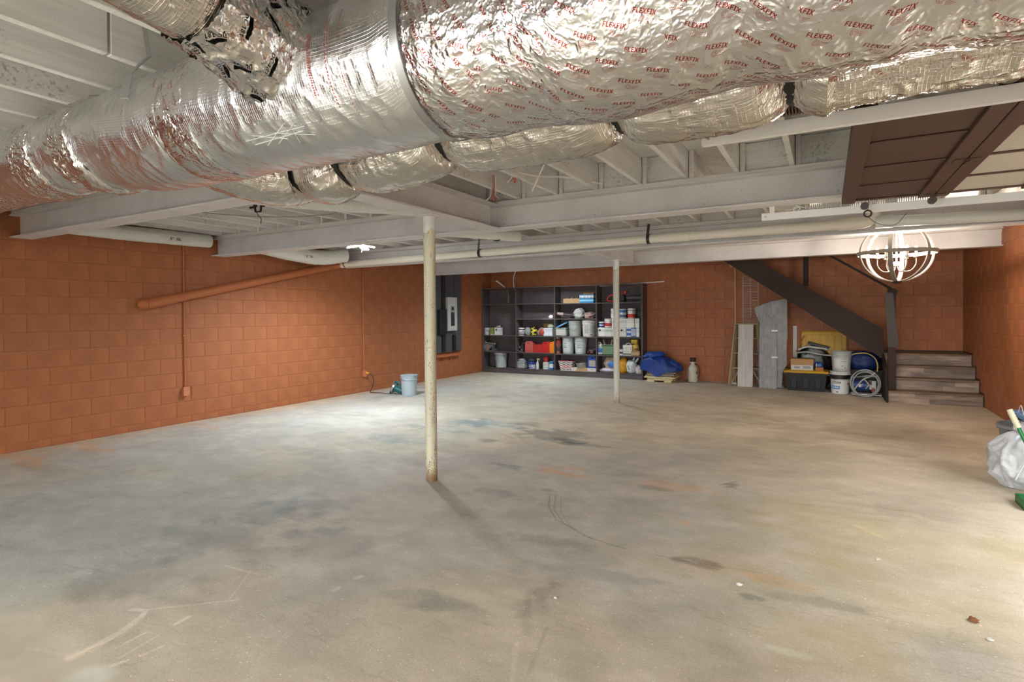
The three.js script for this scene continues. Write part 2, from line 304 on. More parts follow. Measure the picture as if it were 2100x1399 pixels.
// wall-local frame: u to the right, y up, face towards +z. pieces: u0..u1, first course line, joint phase
function blockWall(parent, u0, u1, line0, joint0, rowParity, yTop, see) {
  const list = [], n0 = Math.floor((0 - line0) / 0.2032) - 0;
  for (let r = n0; ; r++) {
    const ya = Math.max(0, line0 + r * 0.2032), yb = Math.min(yTop, line0 + (r + 1) * 0.2032); if (ya >= yTop - 0.02) break; if (yb < 0.03) continue;
    const off = joint0 + (((r - rowParity) % 2 + 2) % 2 ? 0.2032 : 0);
    for (let k = Math.floor((u0 - off) / 0.4064); ; k++) {
      const ua = Math.max(u0, off + k * 0.4064), ub = Math.min(u1, off + (k + 1) * 0.4064); if (ua >= u1 - 0.02) break; if (ub - ua < 0.03) continue;
      const s = see((ua + ub) / 2, (ya + yb) / 2); if (s > 0) list.push({ ua, ub, ya, yb, s });
    }
  }
  list.sort((a, b) => b.s - a.s);
  const rest = [];
  list.forEach((q, i) => {
    const w = q.ub - q.ua - 0.0065, h = q.yb - q.ya - 0.0065, cx = (q.ua + q.ub) / 2, cy = (q.ya + q.yb) / 2, dz = 0.0016 * (hash2(Math.round(cx * 97), Math.round(cy * 53)) - 0.5);
    if (i < 296) {
      const o = new THREE.Mesh(blockShape(w, h), blockMats[Math.floor(hash2(Math.round(cx * 31), Math.round(cy * 71)) * 4) & 3]);
      o.name = 'block'; o.castShadow = o.receiveShadow = true; o.position.set(cx, cy, dz); parent.add(o);
    } else rest.push(blockShape(w, h).clone().translate(cx, cy, dz));
  });
  if (rest.length) { const o = mesh('block_remainder', rest, blockMats[0], parent); o.userData.kind = 'stuff'; }
}
const wallCore = blockMats[3];
const wl = structure('wall_left', 'orange painted concrete block wall with a sloping pipe', 'wall');
wl.position.set(XL, 0, 0); wl.rotation.y = Math.PI / 2;      // local x = -world z, face towards +x
mesh('mortar', cbox(-ZF, 12.95, 0, TOP, -0.25, -0.0048, 0.0005), wallCore, wl);
blockWall(wl, -ZF, 12.9, 1.512 - 0.2032 * 7 - 0.0, 2.7914, 6, JOIST, (u, y) => (u > 2.3 && u < 12.6 && y < 2.6 ? 1 / (u + 4) + (y < 2.3 ? 0.02 : 0) : 0));
const wb = structure('wall_back', 'orange painted concrete block wall behind the shelves and stairs', 'wall');
wb.position.set(XR, 0, ZB); wb.rotation.y = -SKEW;
mesh('mortar', cbox(-10.1, 0.25, 0, TOP, -0.25, -0.0048, 0.0005), wallCore, wb);
blockWall(wb, -9.85, 0, 1.9625 - 0.2032 * 9, 1.782 - XR + 0.4064, 8, 2.5, (u, y) => (u + XR < -3.62 && y < 2.0 ? 0 : 1 + u * 0.01));
const wr = structure('wall_right', 'orange painted concrete block wall beside the stairs', 'wall');
wr.position.set(XR, 0, 0); wr.rotation.y = -Math.PI / 2;     // local x = world z, face towards -x
const OPEN = [[-5.22, -2.72]], OPEN_H = 2.14;
{
  const zs = [-12.65, ...OPEN.flat(), ZF], parts = [];
  for (let i = 0; i < zs.length; i += 2) parts.push(cbox(zs[i], zs[i + 1], 0, TOP, -0.25, -0.0048, 0.0005));
  for (const [a, b] of OPEN) parts.push(cbox(a, b, OPEN_H, TOP, -0.25, -0.0048, 0.0005));
  mesh('mortar', parts, wallCore, wr);
  blockWall(wr, -12.4, -5.3, 1.9625 - 0.2032 * 9, -12.4 + 0.13, 7, 2.55, () => 1);
}
const wf = structure('wall_front', 'orange painted block wall opposite the shelves', 'wall');
const FRONT = [-5.2, 0.9];                                   // wide door opening behind the camera
mesh('mortar', [cbox(XL - 0.25, FRONT[0], 0, TOP, ZF, ZF + 0.25, 0.0005), cbox(FRONT[1], XR + 0.25, 0, TOP, ZF, ZF + 0.25, 0.0005), cbox(FRONT[0], FRONT[1], 2.14, TOP, ZF, ZF + 0.25, 0.0005)], wallCore, wf);

// ---------------------------------------------------------------- ceiling: deck boards laid diagonally over joists
const ceil = structure('ceiling', 'open ceiling of white painted joists and deck boards', 'ceiling');
{
  const x0 = XL - 0.2, x1 = XR + 0.2, z0 = -12.95, z1 = ZF + 0.2, w = 0.14, S = Math.SQRT1_2, boards = [];
  for (let d = x0 + z0; d < x1 + z1; d += w / S) {           // boards along x + z = const
    const xa = Math.max(x0, d - z1), xb = Math.min(x1, d - z0); if (xb - xa < 0.1) continue;
    const L = (xb - xa) / S, g = cbox(-L / 2, L / 2, 0, 0.022, -w / 2 + 0.0015, w / 2 - 0.0015, 0.002);
    const o = mesh('deck_board', g, deckMat, ceil); o.position.set((xa + xb) / 2, TOP, d - (xa + xb) / 2); o.rotation.y = Math.PI / 4;
    const uv = o.geometry.attributes.uv, sh = rnd() * 5; for (let i = 0; i < uv.count; i++) uv.setXY(i, uv.getX(i) + sh, uv.getY(i) + sh * 1.7);
  }
  mesh('subfloor', cbox(x0 - 0.1, x1 + 0.1, TOP + 0.024, TOP + 0.2, z0 - 0.1, z1 + 0.1), deckMat, ceil);
  const spans = [[ZF, -2.83, -0.08], [-2.58, -5.13, 0], [-4.98, -7.55, 0.045], [-7.40, -9.98, 0.0], [-9.82, -12.6, 0.045]];
  for (const [za, zb, dx] of spans) for (let k = -6; k < 18; k++) {
    const x = -0.63 - 0.4105 * k + dx; if (x > XR - 0.02 || x - 0.04 < XL + 0.02) continue;
    if (x > -0.05 && x < 1.9 && zb === -5.13) continue;      // framed out above the raised door
    const cut = k === 5 && dx < -0.05 ? onX(225, 118, x).z : 0;   // one joist is butted from two lengths
    if (cut) mesh('joist', cbox(x - 0.04, x, JOIST, TOP - 0.001, cut + 0.006, za, 0.003), timber, ceil);
    const o = mesh('joist', cbox(x - 0.04, x, JOIST, TOP - 0.001, zb, cut ? cut - 0.006 : za, 0.003), k % 3 ? timber : timberB, ceil);
    const uv = o.geometry.attributes.uv; for (let i = 0; i < uv.count; i++) uv.setXY(i, uv.getX(i) + k * 0.37, uv.getY(i) + k * 0.21);
  }
  for (const [z, ks] of [[-5.0, [-1, 0, 1, 2, 3, 4, 5]], [-7.46, [0, 1, 2, 3, 4, 5, 6]], [-9.9, [0, 1, 2, 3, 4, 5, 6]]]) for (const k of ks) {
    const x = -0.63 - 0.4105 * k; if (k >= 1 || z < -6) mesh('blocking', cbox(x - 0.368, x - 0.002, JOIST + 0.002, TOP - 0.004, z - 0.05, z - 0.015, 0.002), timberB, ceil);
  }
  mesh('header', cbox(-0.62, 0.3, JOIST + 0.002, TOP - 0.004, -5.08, -5.02, 0.002), timberB, ceil);
}

// ---------------------------------------------------------------- steel beams and posts
function beamGeo(L, flange = 0.20, h = 0.25) {               // I section, length along z from 0 to L, bottom at y = 0
  const t = 0.014, w = 0.011, f = flange / 2;
  return uvBox(extrude([[-f, 0], [f, 0], [f, t], [w / 2, t], [w / 2, h - t], [f, h - t], [f, h], [-f, h], [-f, h - t], [-w / 2, h - t], [-w / 2, t], [-f, t]], L, 0));
}
function beam(a, b, label, plate = true) {                   // a, b: [x, z] of the ends
  const dx = b[0] - a[0], dz = b[1] - a[1], L = Math.hypot(dx, dz);
  const t = thing('steel_beam', label, 'beam', [a[0], BEAM_LOW, a[1]], Math.atan2(dx, dz));
  mesh('i_section', beamGeo(L), steelPaint, t);
  if (plate) mesh('sill_plate', cbox(-0.085, 0.085, 0.2505, JOIST - BEAM_LOW - 0.0005, 0.02, L - 0.02, 0.003), timber, t, 'white timber plate lying on the beam');
  return t;
}
beam([XL - 0.02, -2.75], [-3.14, -2.75], 'white steel beam running from the orange wall behind the big foil duct');
beam([XL - 0.02, -5.05], [0.55, -5.05], 'white steel beam crossing just behind the yellowed post');
beam([XL - 0.02, -7.50], [XR + 0.02, -7.50], 'white steel beam with the drain pipe strapped along it');
beam([XL - 0.02, -9.95], [XR + 0.02, -9.95], 'white steel beam in front of the shelves and stairs');
beam([-3.03, -2.86], [-3.03, -4.94], 'short white steel beam carried by the yellowed post', false);
beam([-3.03, -7.61], [-3.03, -9.84], 'short white steel beam carried by the grey white post', false);
const postTex = (base, rust) => dataTex(256, 1024, (u, v, c) => {
  const a = tfbm(u, v, 6, 5), s = tn2(u * 64, v * 256, 256), q = tfbm(u + 0.2, v, 16, 3);
  let [r, g, b] = base; const k = 0.12 * (a - 0.5); r += k; g += k; b += k * 0.8;
  const low = sstep(0.34, 0.0, v);
  if (s > 0.80 - 0.25 * low * rust && q > 0.45) { r -= 0.22; g -= 0.27; b -= 0.26; }
  const rs = sstep(0.06, 0.0, v + 0.06 * (q - 0.5)) * rust; r += (0.45 - r) * rs * 0.8; g += (0.30 - g) * rs * 0.8; b += (0.2 - b) * rs * 0.8;
  if (v > 0.945 + 0.03 * (a - 0.5)) { r = 0.86; g = 0.855; b = 0.84; }
  c[0] = r; c[1] = g; c[2] = b;
}, true);
function post(x, z, r, tex, label) {
  const t = thing('support_post', label, 'post', [x, 0, z]);
  const m = new THREE.MeshStandardMaterial({ map: tex, roughness: 0.55 });
  mesh('pipe_column', new THREE.CylinderGeometry(r, r, BEAM_LOW - 0.012, 40, 1).translate(0, (BEAM_LOW - 0.012) / 2, 0), m, t);
  mesh('cap_plate', cbox(-0.09, 0.09, BEAM_LOW - 0.012, BEAM_LOW - 0.0005, -0.09, 0.09, 0.002), steelPaint, t);
  return t;
}
post(-3.06, -3.968, 0.052, postTex([0.785, 0.76, 0.655], 1), 'yellowed steel pipe post with rust and chips at its base');
post(-3.018, -8.879, 0.050, postTex([0.80, 0.80, 0.76], 0.5), 'grey white steel pipe post in front of the shelves');

// ---------------------------------------------------------------- foil ducts
const foilBump = dataTex(512, 512, (u, v, c) => {
  const q = tfbm(u, v, 6, 5), r1 = 1 - Math.abs(2 * tfbm(u, v, 10, 3) - 1), scrim = Math.max(Math.abs(((u * 40) % 1) - 0.5) > 0.44 ? 1 : 0, Math.abs(((v * 40) % 1) - 0.5) > 0.44 ? 1 : 0);
  grey(c, 0.35 * q + 0.40 * r1 * r1 + 0.10 * scrim);
}, false, [2.2, 2.2]);
const crinkleBump = dataTex(512, 512, (u, v, c) => {
  const w = 0.08 * tfbm(u, v, 5, 3), r1 = 1 - Math.abs(2 * tfbm(u + w, v, 8, 4) - 1), r2 = 1 - Math.abs(2 * tfbm(u, v + w, 17, 3) - 1);
  grey(c, 0.6 * Math.pow(r1, 3) + 0.4 * Math.pow(r2, 2));
}, false, [2.6, 2.6]);
const foil = new THREE.MeshStandardMaterial({ color: 0xdadcde, metalness: 1, roughness: 0.26, bumpMap: foilBump, bumpScale: 0.004 });
const foilDull = new THREE.MeshStandardMaterial({ color: 0xd8d4cc, metalness: 1, roughness: 0.20, bumpMap: foilBump, bumpScale: 0.008 });
const crinkled = new THREE.MeshStandardMaterial({ color: 0xdedcd8, metalness: 1, roughness: 0.24, bumpMap: crinkleBump, bumpScale: 0.008 });
const printTile = (rot) => canvasTex(1024, 1024, (g, w, h) => {
  g.fillStyle = '#dbdbdb'; g.fillRect(0, 0, w, h); g.fillStyle = '#9c2f28'; g.strokeStyle = '#9c2f28'; g.textAlign = 'center';
  for (let j = 0; j < 4; j++) for (let i = 0; i < 4; i++) {
    g.save(); g.translate((i + 0.5 + (j % 2) * 0.5) * w / 4 % w, (j + 0.5) * h / 4); g.rotate(rot);
    g.font = 'bold 54px sans-serif'; g.fillText('FLEXFIX', 0, 0);
    g.globalAlpha = 0.55; g.lineWidth = 4; g.beginPath(); g.arc(0, 42, 26, 0, 7); g.stroke(); g.beginPath(); g.arc(0, 42, 14, 0, 7); g.stroke();
    for (let q = 0; q < 4; q++) g.fillRect(34 - q * 2, 26 + q * 11, 62 - q * 9, 4); g.globalAlpha = 1; g.restore();
  }
}, true, [1 / 0.30, 1 / 0.30]);
const printed = new THREE.MeshStandardMaterial({ map: printTile(0.5), metalness: 1, roughness: 0.27, bumpMap: crinkleBump, bumpScale: 0.005 });
const printedB = new THREE.MeshStandardMaterial({ map: printTile(1.1), metalness: 1, roughness: 0.22, bumpMap: crinkleBump, bumpScale: 0.0045 });
const codeTape = new THREE.MeshStandardMaterial({ map: canvasTex(512, 512, (g, w, h) => {
  g.fillStyle = '#dddbd8'; g.fillRect(0, 0, w, h); g.fillStyle = '#1b1b1c'; g.textAlign = 'center';
  for (let j = 0; j < 3; j++) for (let i = 0; i < 2; i++) { g.save(); g.translate((i + 0.3 + (j % 2) * 0.4) * w / 2, (j + 0.5) * h / 3); g.rotate(0.25 + j); g.font = 'bold 40px sans-serif'; g.fillText('DC 181', 0, 20); g.fillRect(-60, -44, 120, 26); g.restore(); }
}, true, [1 / 0.26, 1 / 0.26]), metalness: 1, roughness: 0.22, bumpMap: crinkleBump, bumpScale: 0.006 });
const inkRed = M(0xb5524c, 0.5, 0.5), inkBlack = M(0x222222, 0.5, 0.4);

// a flexible duct: circles along a path, pushed in and out by folds. fold(s, angle) in metres
function duct(pts, radius, fold, ns, nt = 110, closedEnds = false) {
  const c = new THREE.CatmullRomCurve3(pts.map((p) => V(...p)), false, 'centripetal'), L = c.getLength(), pos = [], uv = [], idx = [];
  let prev = null;
  for (let i = 0; i <= ns; i++) {
    const t = i / ns, p = c.getPointAt(t), tg = c.getTangentAt(t), s = t * L;
    const ref = prev ?? V(0, 1, 0), side = ref.clone().cross(tg).normalize(), up = tg.clone().cross(side).normalize(); prev = up;
    const R = radius(s, p);
    for (let k = 0; k <= nt; k++) {
      const a = (k / nt) * Math.PI * 2, r = R + fold(s, a % (Math.PI * 2), p, R);
      pos.push(p.x + (up.x * Math.cos(a) + side.x * Math.sin(a)) * r, p.y + (up.y * Math.cos(a) + side.y * Math.sin(a)) * r, p.z + (up.z * Math.cos(a) + side.z * Math.sin(a)) * r);
      uv.push(s, a * R);
    }
  }
  for (let i = 0; i < ns; i++) for (let k = 0; k < nt; k++) { const q = i * (nt + 1) + k; idx.push(q, q + nt + 1, q + 1, q + 1, q + nt + 1, q + nt + 2); }
  const g = new THREE.BufferGeometry(); g.setAttribute('position', new THREE.Float32BufferAttribute(pos, 3)); g.setAttribute('uv', new THREE.Float32BufferAttribute(uv, 2)); g.setIndex(idx); g.computeVertexNormals();
  const nn = g.attributes.normal; for (let i = 0; i <= ns; i++) { const a = i * (nt + 1), b = a + nt, x = nn.getX(a) + nn.getX(b), y = nn.getY(a) + nn.getY(b), z = nn.getZ(a) + nn.getZ(b), l = Math.hypot(x, y, z) || 1; nn.setXYZ(a, x / l, y / l, z / l); nn.setXYZ(b, x / l, y / l, z / l); }
  return g;                                                  // indexed, smooth
}
// noise round the pipe without a seam
const rnz = (s, a, fs, fa, k) => n3(s * fs + k * 13.1, Math.cos(a) * fa + 31 + k, Math.sin(a) * fa + 17 + k * 3);
const ridge = (v) => 1 - Math.abs(2 * v - 1);
const soft = (amp, k) => (s, a) => amp * (rnz(s, a, 2.2, 1.3, k) - 0.5) + amp * 0.35 * (Math.pow(ridge(rnz(s, a, 16, 2.6, k + 2)), 3) - 0.3) + amp * 0.16 * (ridge(rnz(s, a, 42, 6, k + 4)) - 0.5);
const crush = (amp, k) => (s, a) => amp * 0.5 * (rnz(s, a, 3, 1.6, k) - 0.5) + amp * (Math.pow(ridge(rnz(s, a, 11, 4.5, k + 1)), 4) - 0.25) + amp * 0.6 * (Math.pow(ridge(rnz(s, a, 24, 11, k + 5)), 3) - 0.25);
function dmesh(name, g, m, parent, label) { const o = new THREE.Mesh(g, m); o.name = name; o.castShadow = o.receiveShadow = true; parent.add(o); if (label) o.userData.label = label; return o; }
function lerpTable(tab, x) { if (x <= tab[0][0]) return tab[0][1]; for (let i = 1; i < tab.length; i++) if (x <= tab[i][0]) { const t = (x - tab[i - 1][0]) / (tab[i][0] - tab[i - 1][0]); return tab[i - 1][1] + (tab[i][1] - tab[i - 1][1]) * sm(t); } return tab[tab.length - 1][1]; }
const R1 = [[-6, 0.212], [-4.4, 0.207], [-4.0, 0.218], [-3.72, 0.216], [-3.58, 0.204], [-3.42, 0.222], [-3.26, 0.238], [-3.16, 0.232], [-2.9, 0.252], [-2.6, 0.258], [-2.42, 0.253], [-2.5, 0.259], [-1.9, 0.264], [-1.25, 0.267], [-1.13, 0.261], [-0.95, 0.270], [-0.80, 0.264], [-0.55, 0.282], [-0.28, 0.276], [-0.20, 0.270], [-0.05, 0.281], [0.12, 0.278], [0.18, 0.270], [0.4, 0.278], [2, 0.280]];
const Z1 = -1.57, r1 = (x) => lerpTable(R1, x), y1 = (x) => 2.608 - lerpTable(R1, x);
function ductPart(parent, name, xa, xb, m, fold, grow = 0, step = 0.011) {
  const pts = []; for (let i = 0; i <= 8; i++) { const x = xa + (xb - xa) * i / 8; pts.push([x, y1(x), Z1]); }
  return dmesh(name, duct(pts, (s, p) => r1(p.x) + grow * sstep(0, 0.018, Math.min(p.x - xa, xb - p.x)) - (grow > 0.004 ? 0.006 * (1 - sstep(0, 0.012, Math.min(p.x - xa, xb - p.x))) : 0), fold, Math.max(10, Math.round((xb - xa) / step)), 120), m, parent);
}
{
  const d = thing('main_duct', 'very large insulated foil supply duct wrapped with printed red and silver tape', 'duct');
  ductPart(d, 'duct_section', -7.5, -3.55, foil, soft(0.020, 1));
  ductPart(d, 'duct_section', -3.70, -2.40, foil, soft(0.016, 2));
  ductPart(d, 'duct_section', -2.55, -0.70, foil, soft(0.014, 3));
  ductPart(d, 'duct_section', -0.95, 2.00, printed, (s, a) => soft(0.013, 4)(s, a) + 0.007 * Math.exp(-Math.pow((a - 4.28 - 0.05 * Math.sin(s * 4)) / 0.07, 2)), 0.002);
  ductPart(d, 'tape_wrap', -5.4, -4.35, crinkled, crush(0.008, 11), 0.008).userData.label = 'crumpled silver tape';
  ductPart(d, 'tape_wrap', -3.98, -3.72, crinkled, crush(0.008, 12), 0.008).userData.label = 'crumpled silver tape';
  ductPart(d, 'tape_wrap', -3.55, -3.22, crinkled, crush(0.010, 13), 0.009).userData.label = 'crumpled silver tape';
  ductPart(d, 'tape_wrap', -2.50, -2.22, printedB, crush(0.004, 14), 0.005).userData.label = 'silver tape printed in red';
  ductPart(d, 'tape_wrap', -1.13, -0.62, printedB, crush(0.0055, 15), 0.007).userData.label = 'silver tape printed in red';
  // red print lines and scratches on the foil
  const ring = (x, a0, a1, w, m, nm) => { const g = [], n = 26; for (let i = 0; i < n; i++) { const a = a0 + (a1 - a0) * (i + (i % 2 ? 0.1 : 0)) / n, b = a0 + (a1 - a0) * (i + 0.72) / n, r = r1(x) + 0.006; g.push(bar([x, y1(x) + Math.cos(a) * r, Z1 + Math.sin(a) * r], [x, y1(x) + Math.cos(b) * r, Z1 + Math.sin(b) * r], w, 0.001, 0.0002)); } mesh(nm, g, m, d); };
  for (const [x, a0, a1, w] of [[-1.42, 1.25, 2.3, 0.004], [-1.36, 1.15, 2.45, 0.002], [-1.50, 1.35, 2.1, 0.007], [-2.72, 2.0, 2.55, 0.002], [-2.80, 1.95, 2.5, 0.002]]) ring(x, a0, a1, w, inkRed, 'red_print_line');
  const surf = (x, a) => { const r = r1(x) + 0.008; return [x, y1(x) + Math.cos(a) * r, Z1 + Math.sin(a) * r]; };
  for (const [xa, aa, xb, ab] of [[-1.95, 2.42, -1.62, 2.40], [-1.92, 2.50, -1.64, 2.46], [-1.86, 2.55, -1.70, 2.30], [-1.80, 2.56, -1.66, 2.34], [-1.90, 2.36, -1.74, 2.52], [-1.70, 2.62, -1.66, 2.20], [-1.78, 2.40, -1.60, 2.55], [-0.98, 2.0, -0.86, 1.85]]) mesh('scratch', [tube([surf(xa, aa), surf((xa + xb) / 2, (aa + ab) / 2), surf(xb, ab)], 0.0012, 10, 4)], white, d);
  // lighter branch duct coming in over the top
  const b = thing('branch_duct', 'slim foil branch duct dropping onto the top of the big duct', 'duct');
  const bp = [[-1.60, 2.50, 0.35], [-1.64, 2.49, -0.35], [-1.68, 2.47, -0.85], [-1.72, 2.44, -1.20], [-1.76, 2.42, -1.45]];
  dmesh('duct_section', duct(bp, () => 0.148, soft(0.012, 21), 190, 90), foilDull, b);
  const bj = [[-1.69, 2.46, -1.02], [-1.72, 2.44, -1.20], [-1.76, 2.42, -1.42]];
  dmesh('tape_wrap', duct(bj, (s) => 0.154 + 0.05 * Math.pow(s / 0.4, 2), crush(0.014, 22), 80, 120), codeTape, b, 'crumpled silver tape with black code print');
}
// the second, narrower duct behind it, hung in straps so that it sags between them
const straps2 = [-2.68, -2.33, -1.65, -0.765, -0.115];
const strapLabel = ['black webbing strap next to the elbow of the sagging foil duct', 'second black webbing strap from the elbow of the sagging duct', 'third black webbing strap from the elbow of the sagging duct', 'black webbing strap on the sagging duct above the red wire ends', 'black webbing strap on the sagging duct above the white door track'];
{
  const d = thing('sagging_duct', 'narrower foil duct sagging between black straps behind the big duct', 'duct');
  const yAt = (x) => { let near = 9; for (const s of straps2) near = Math.min(near, Math.abs(x - s)); const lift = Math.exp(-Math.pow(near / 0.11, 2)); return lerpTable([[-2.5, 2.318], [-2.1, 2.345], [-1.7, 2.375]], x) + 0.030 * lift + 0.022 * sstep(-0.05, 0.2, x); };
  const rAt = (x) => { let near = 9; for (const s of straps2) near = Math.min(near, Math.abs(x - s)); return (x > 0.02 ? 0.184 : 0.200) - 0.050 * Math.exp(-Math.pow(near / 0.075, 2)); };
  const pts = [[-2.93, 2.43, -1.62], [-2.99, 2.40, -1.90], [-2.93, 2.345, -2.15]];
  for (let x = -2.76; x <= 1.95; x += 0.05) pts.push([x, yAt(x), -2.33]);
  const cut = [[0, 26], [26, 52]];
  dmesh('duct_section', duct(pts, (s, p) => rAt(p.x) * (s < 0.4 ? 0.92 + 0.2 * s : 1), (s, a, p) => { let near = 9; for (const q of straps2) near = Math.min(near, Math.abs(p.x - q)); const k = Math.exp(-Math.pow(near / 0.13, 2)); return soft(0.012, 31)(s, a) * (1 - 0.5 * k) + k * 0.008 * (Math.pow(ridge(rnz(s, a, 5, 9, 33)), 3) - 0.3) + (1 - k) * crush(p.x > -0.1 ? 0.012 : 0.007, 35)(s, a); }, 520, 110), foilDull, d);
  for (const x of straps2) {
    const t = thing('duct_strap', strapLabel[straps2.indexOf(x)], 'strap');
    const g = [], n = 40, R = rAt(x) + 0.008, y = yAt(x);
    mesh('loop', duct2Ring(x, y, -2.33, R, 0.046, 0.006), black, t);
    mesh('hanger', cbox(x - 0.02, x + 0.02, y + R - 0.002, JOIST - 0.001, -2.335, -2.330, 0.0008), black, t);
  }
}
function duct2Ring(x, y, z, R, w, th) {                     // flat band round an axis along x
  const g = lathe([[R, -w / 2], [R + th, -w / 2], [R + th, w / 2], [R, w / 2], [R, -w / 2]], 60);
  g.rotateZ(Math.PI / 2); g.translate(x, y, z); return g;
}
// steel hanger straps of the big duct
{
  const t = thing('hanger_strap', 'grey steel strap ringing the big foil duct', 'strap');
  mesh('loop', duct2Ring(-1.13, y1(-1.13), Z1, r1(-1.13) + 0.015, 0.030, 0.003), galv, t);
  const u = thing('hanger_strap', 'twisted grey steel strap hanging from a joist to the big foil duct', 'strap');
  mesh('band', [bar([-2.705, 2.80, -1.42], [-2.705, 2.66, -1.44], 0.034, 0.0025, 0.0005), bar([-2.705, 2.66, -1.44], [-2.69, 2.54, -1.345], 0.034, 0.0025, 0.0005), bar([-2.69, 2.54, -1.345], [-2.67, 2.42, -1.315], 0.034, 0.0025, 0.0005)], galv, u);
  const w = thing('hanger_strap', 'grey steel strap bent over the side of a joist', 'strap');
  mesh('band', [bar([-2.425, 2.86, -1.50], [-2.425, 2.74, -1.52], 0.034, 0.0025, 0.0005), bar([-2.425, 2.74, -1.52], [-2.45, 2.60, -1.50], 0.034, 0.0025, 0.0005)], galv, w);
}

// ---------------------------------------------------------------- small ducts, pipes and wires
const whiteDuctMat = new THREE.MeshStandardMaterial({ color: 0xd9dad2, roughness: 0.6, bumpMap: crinkleBump, bumpScale: 0.004 });
function whiteDuct(label, pts, r, k) {
  const t = thing('flex_duct', label, 'duct');
  dmesh('duct_section', duct(pts, (s) => r, soft(0.012, k), 160, 60), whiteDuctMat, t);
  return t;
}
{
  const a = whiteDuct('white painted flexible duct along the top of the orange wall', [[-7.60, 2.53, -2.9], [-7.60, 2.52, -3.6], [-7.60, 2.525, -4.3], [-7.60, 2.53, -4.82]], 0.09, 51);
  const b = whiteDuct('white painted flexible duct above the start of the drain pipe', [[-7.45, 2.56, -5.3], [-7.45, 2.47, -6.1], [-7.42, 2.45, -6.7], [-7.30, 2.52, -7.1]], 0.12, 52);
  const c = whiteDuct('white painted flexible duct crossing under the joists beside the yellowed post', [[-4.6, 2.55, -3.1], [-4.2, 2.535, -3.7], [-3.75, 2.53, -4.2], [-3.4, 2.535, -4.7]], 0.072, 53);
  const e = whiteDuct('grey green flexible duct end with a black collar near the drain pipe hanger', [[-4.25, 2.54, -5.8], [-4.05, 2.54, -6.2], [-3.88, 2.54, -6.5], [-3.70, 2.545, -6.8]], 0.07, 54);
  mesh('collar', at(lathe([[0.074, -0.02], [0.084, -0.02], [0.084, 0.02], [0.074, 0.02], [0.074, -0.02]], 36), -3.88, 2.54, -6.50, -0.98, 0, Math.PI / 2), black, e);
  // black printing on the white duct
  const txt = new THREE.MeshStandardMaterial({ map: canvasTex(256, 64, (g, w, h) => { g.fillStyle = '#d9dad2'; g.fillRect(0, 0, w, h); g.fillStyle = '#1a1a1a'; g.font = 'bold 46px sans-serif'; g.fillText('6"  06', 20, 50); }), roughness: 0.6 });
  for (const [o, x, y, z, ry] of [[a, -7.505, 2.515, -3.1, 1.5], [a, -7.505, 2.51, -4.35, 1.6], [b, -7.328, 2.45, -6.4, 1.6]]) mesh('printing', at(new THREE.BoxGeometry(0.30, 0.075, 0.001), x, y - 0.01, z, ry, 0, 0), txt, o);
}
const pvc = M(0xe2ded0, 0.45), pvcDaylightTint = M(0xdfe6e2, 0.42), pipeR = 0.057;  // second pipe colour has the blue tint of daylight mixed in
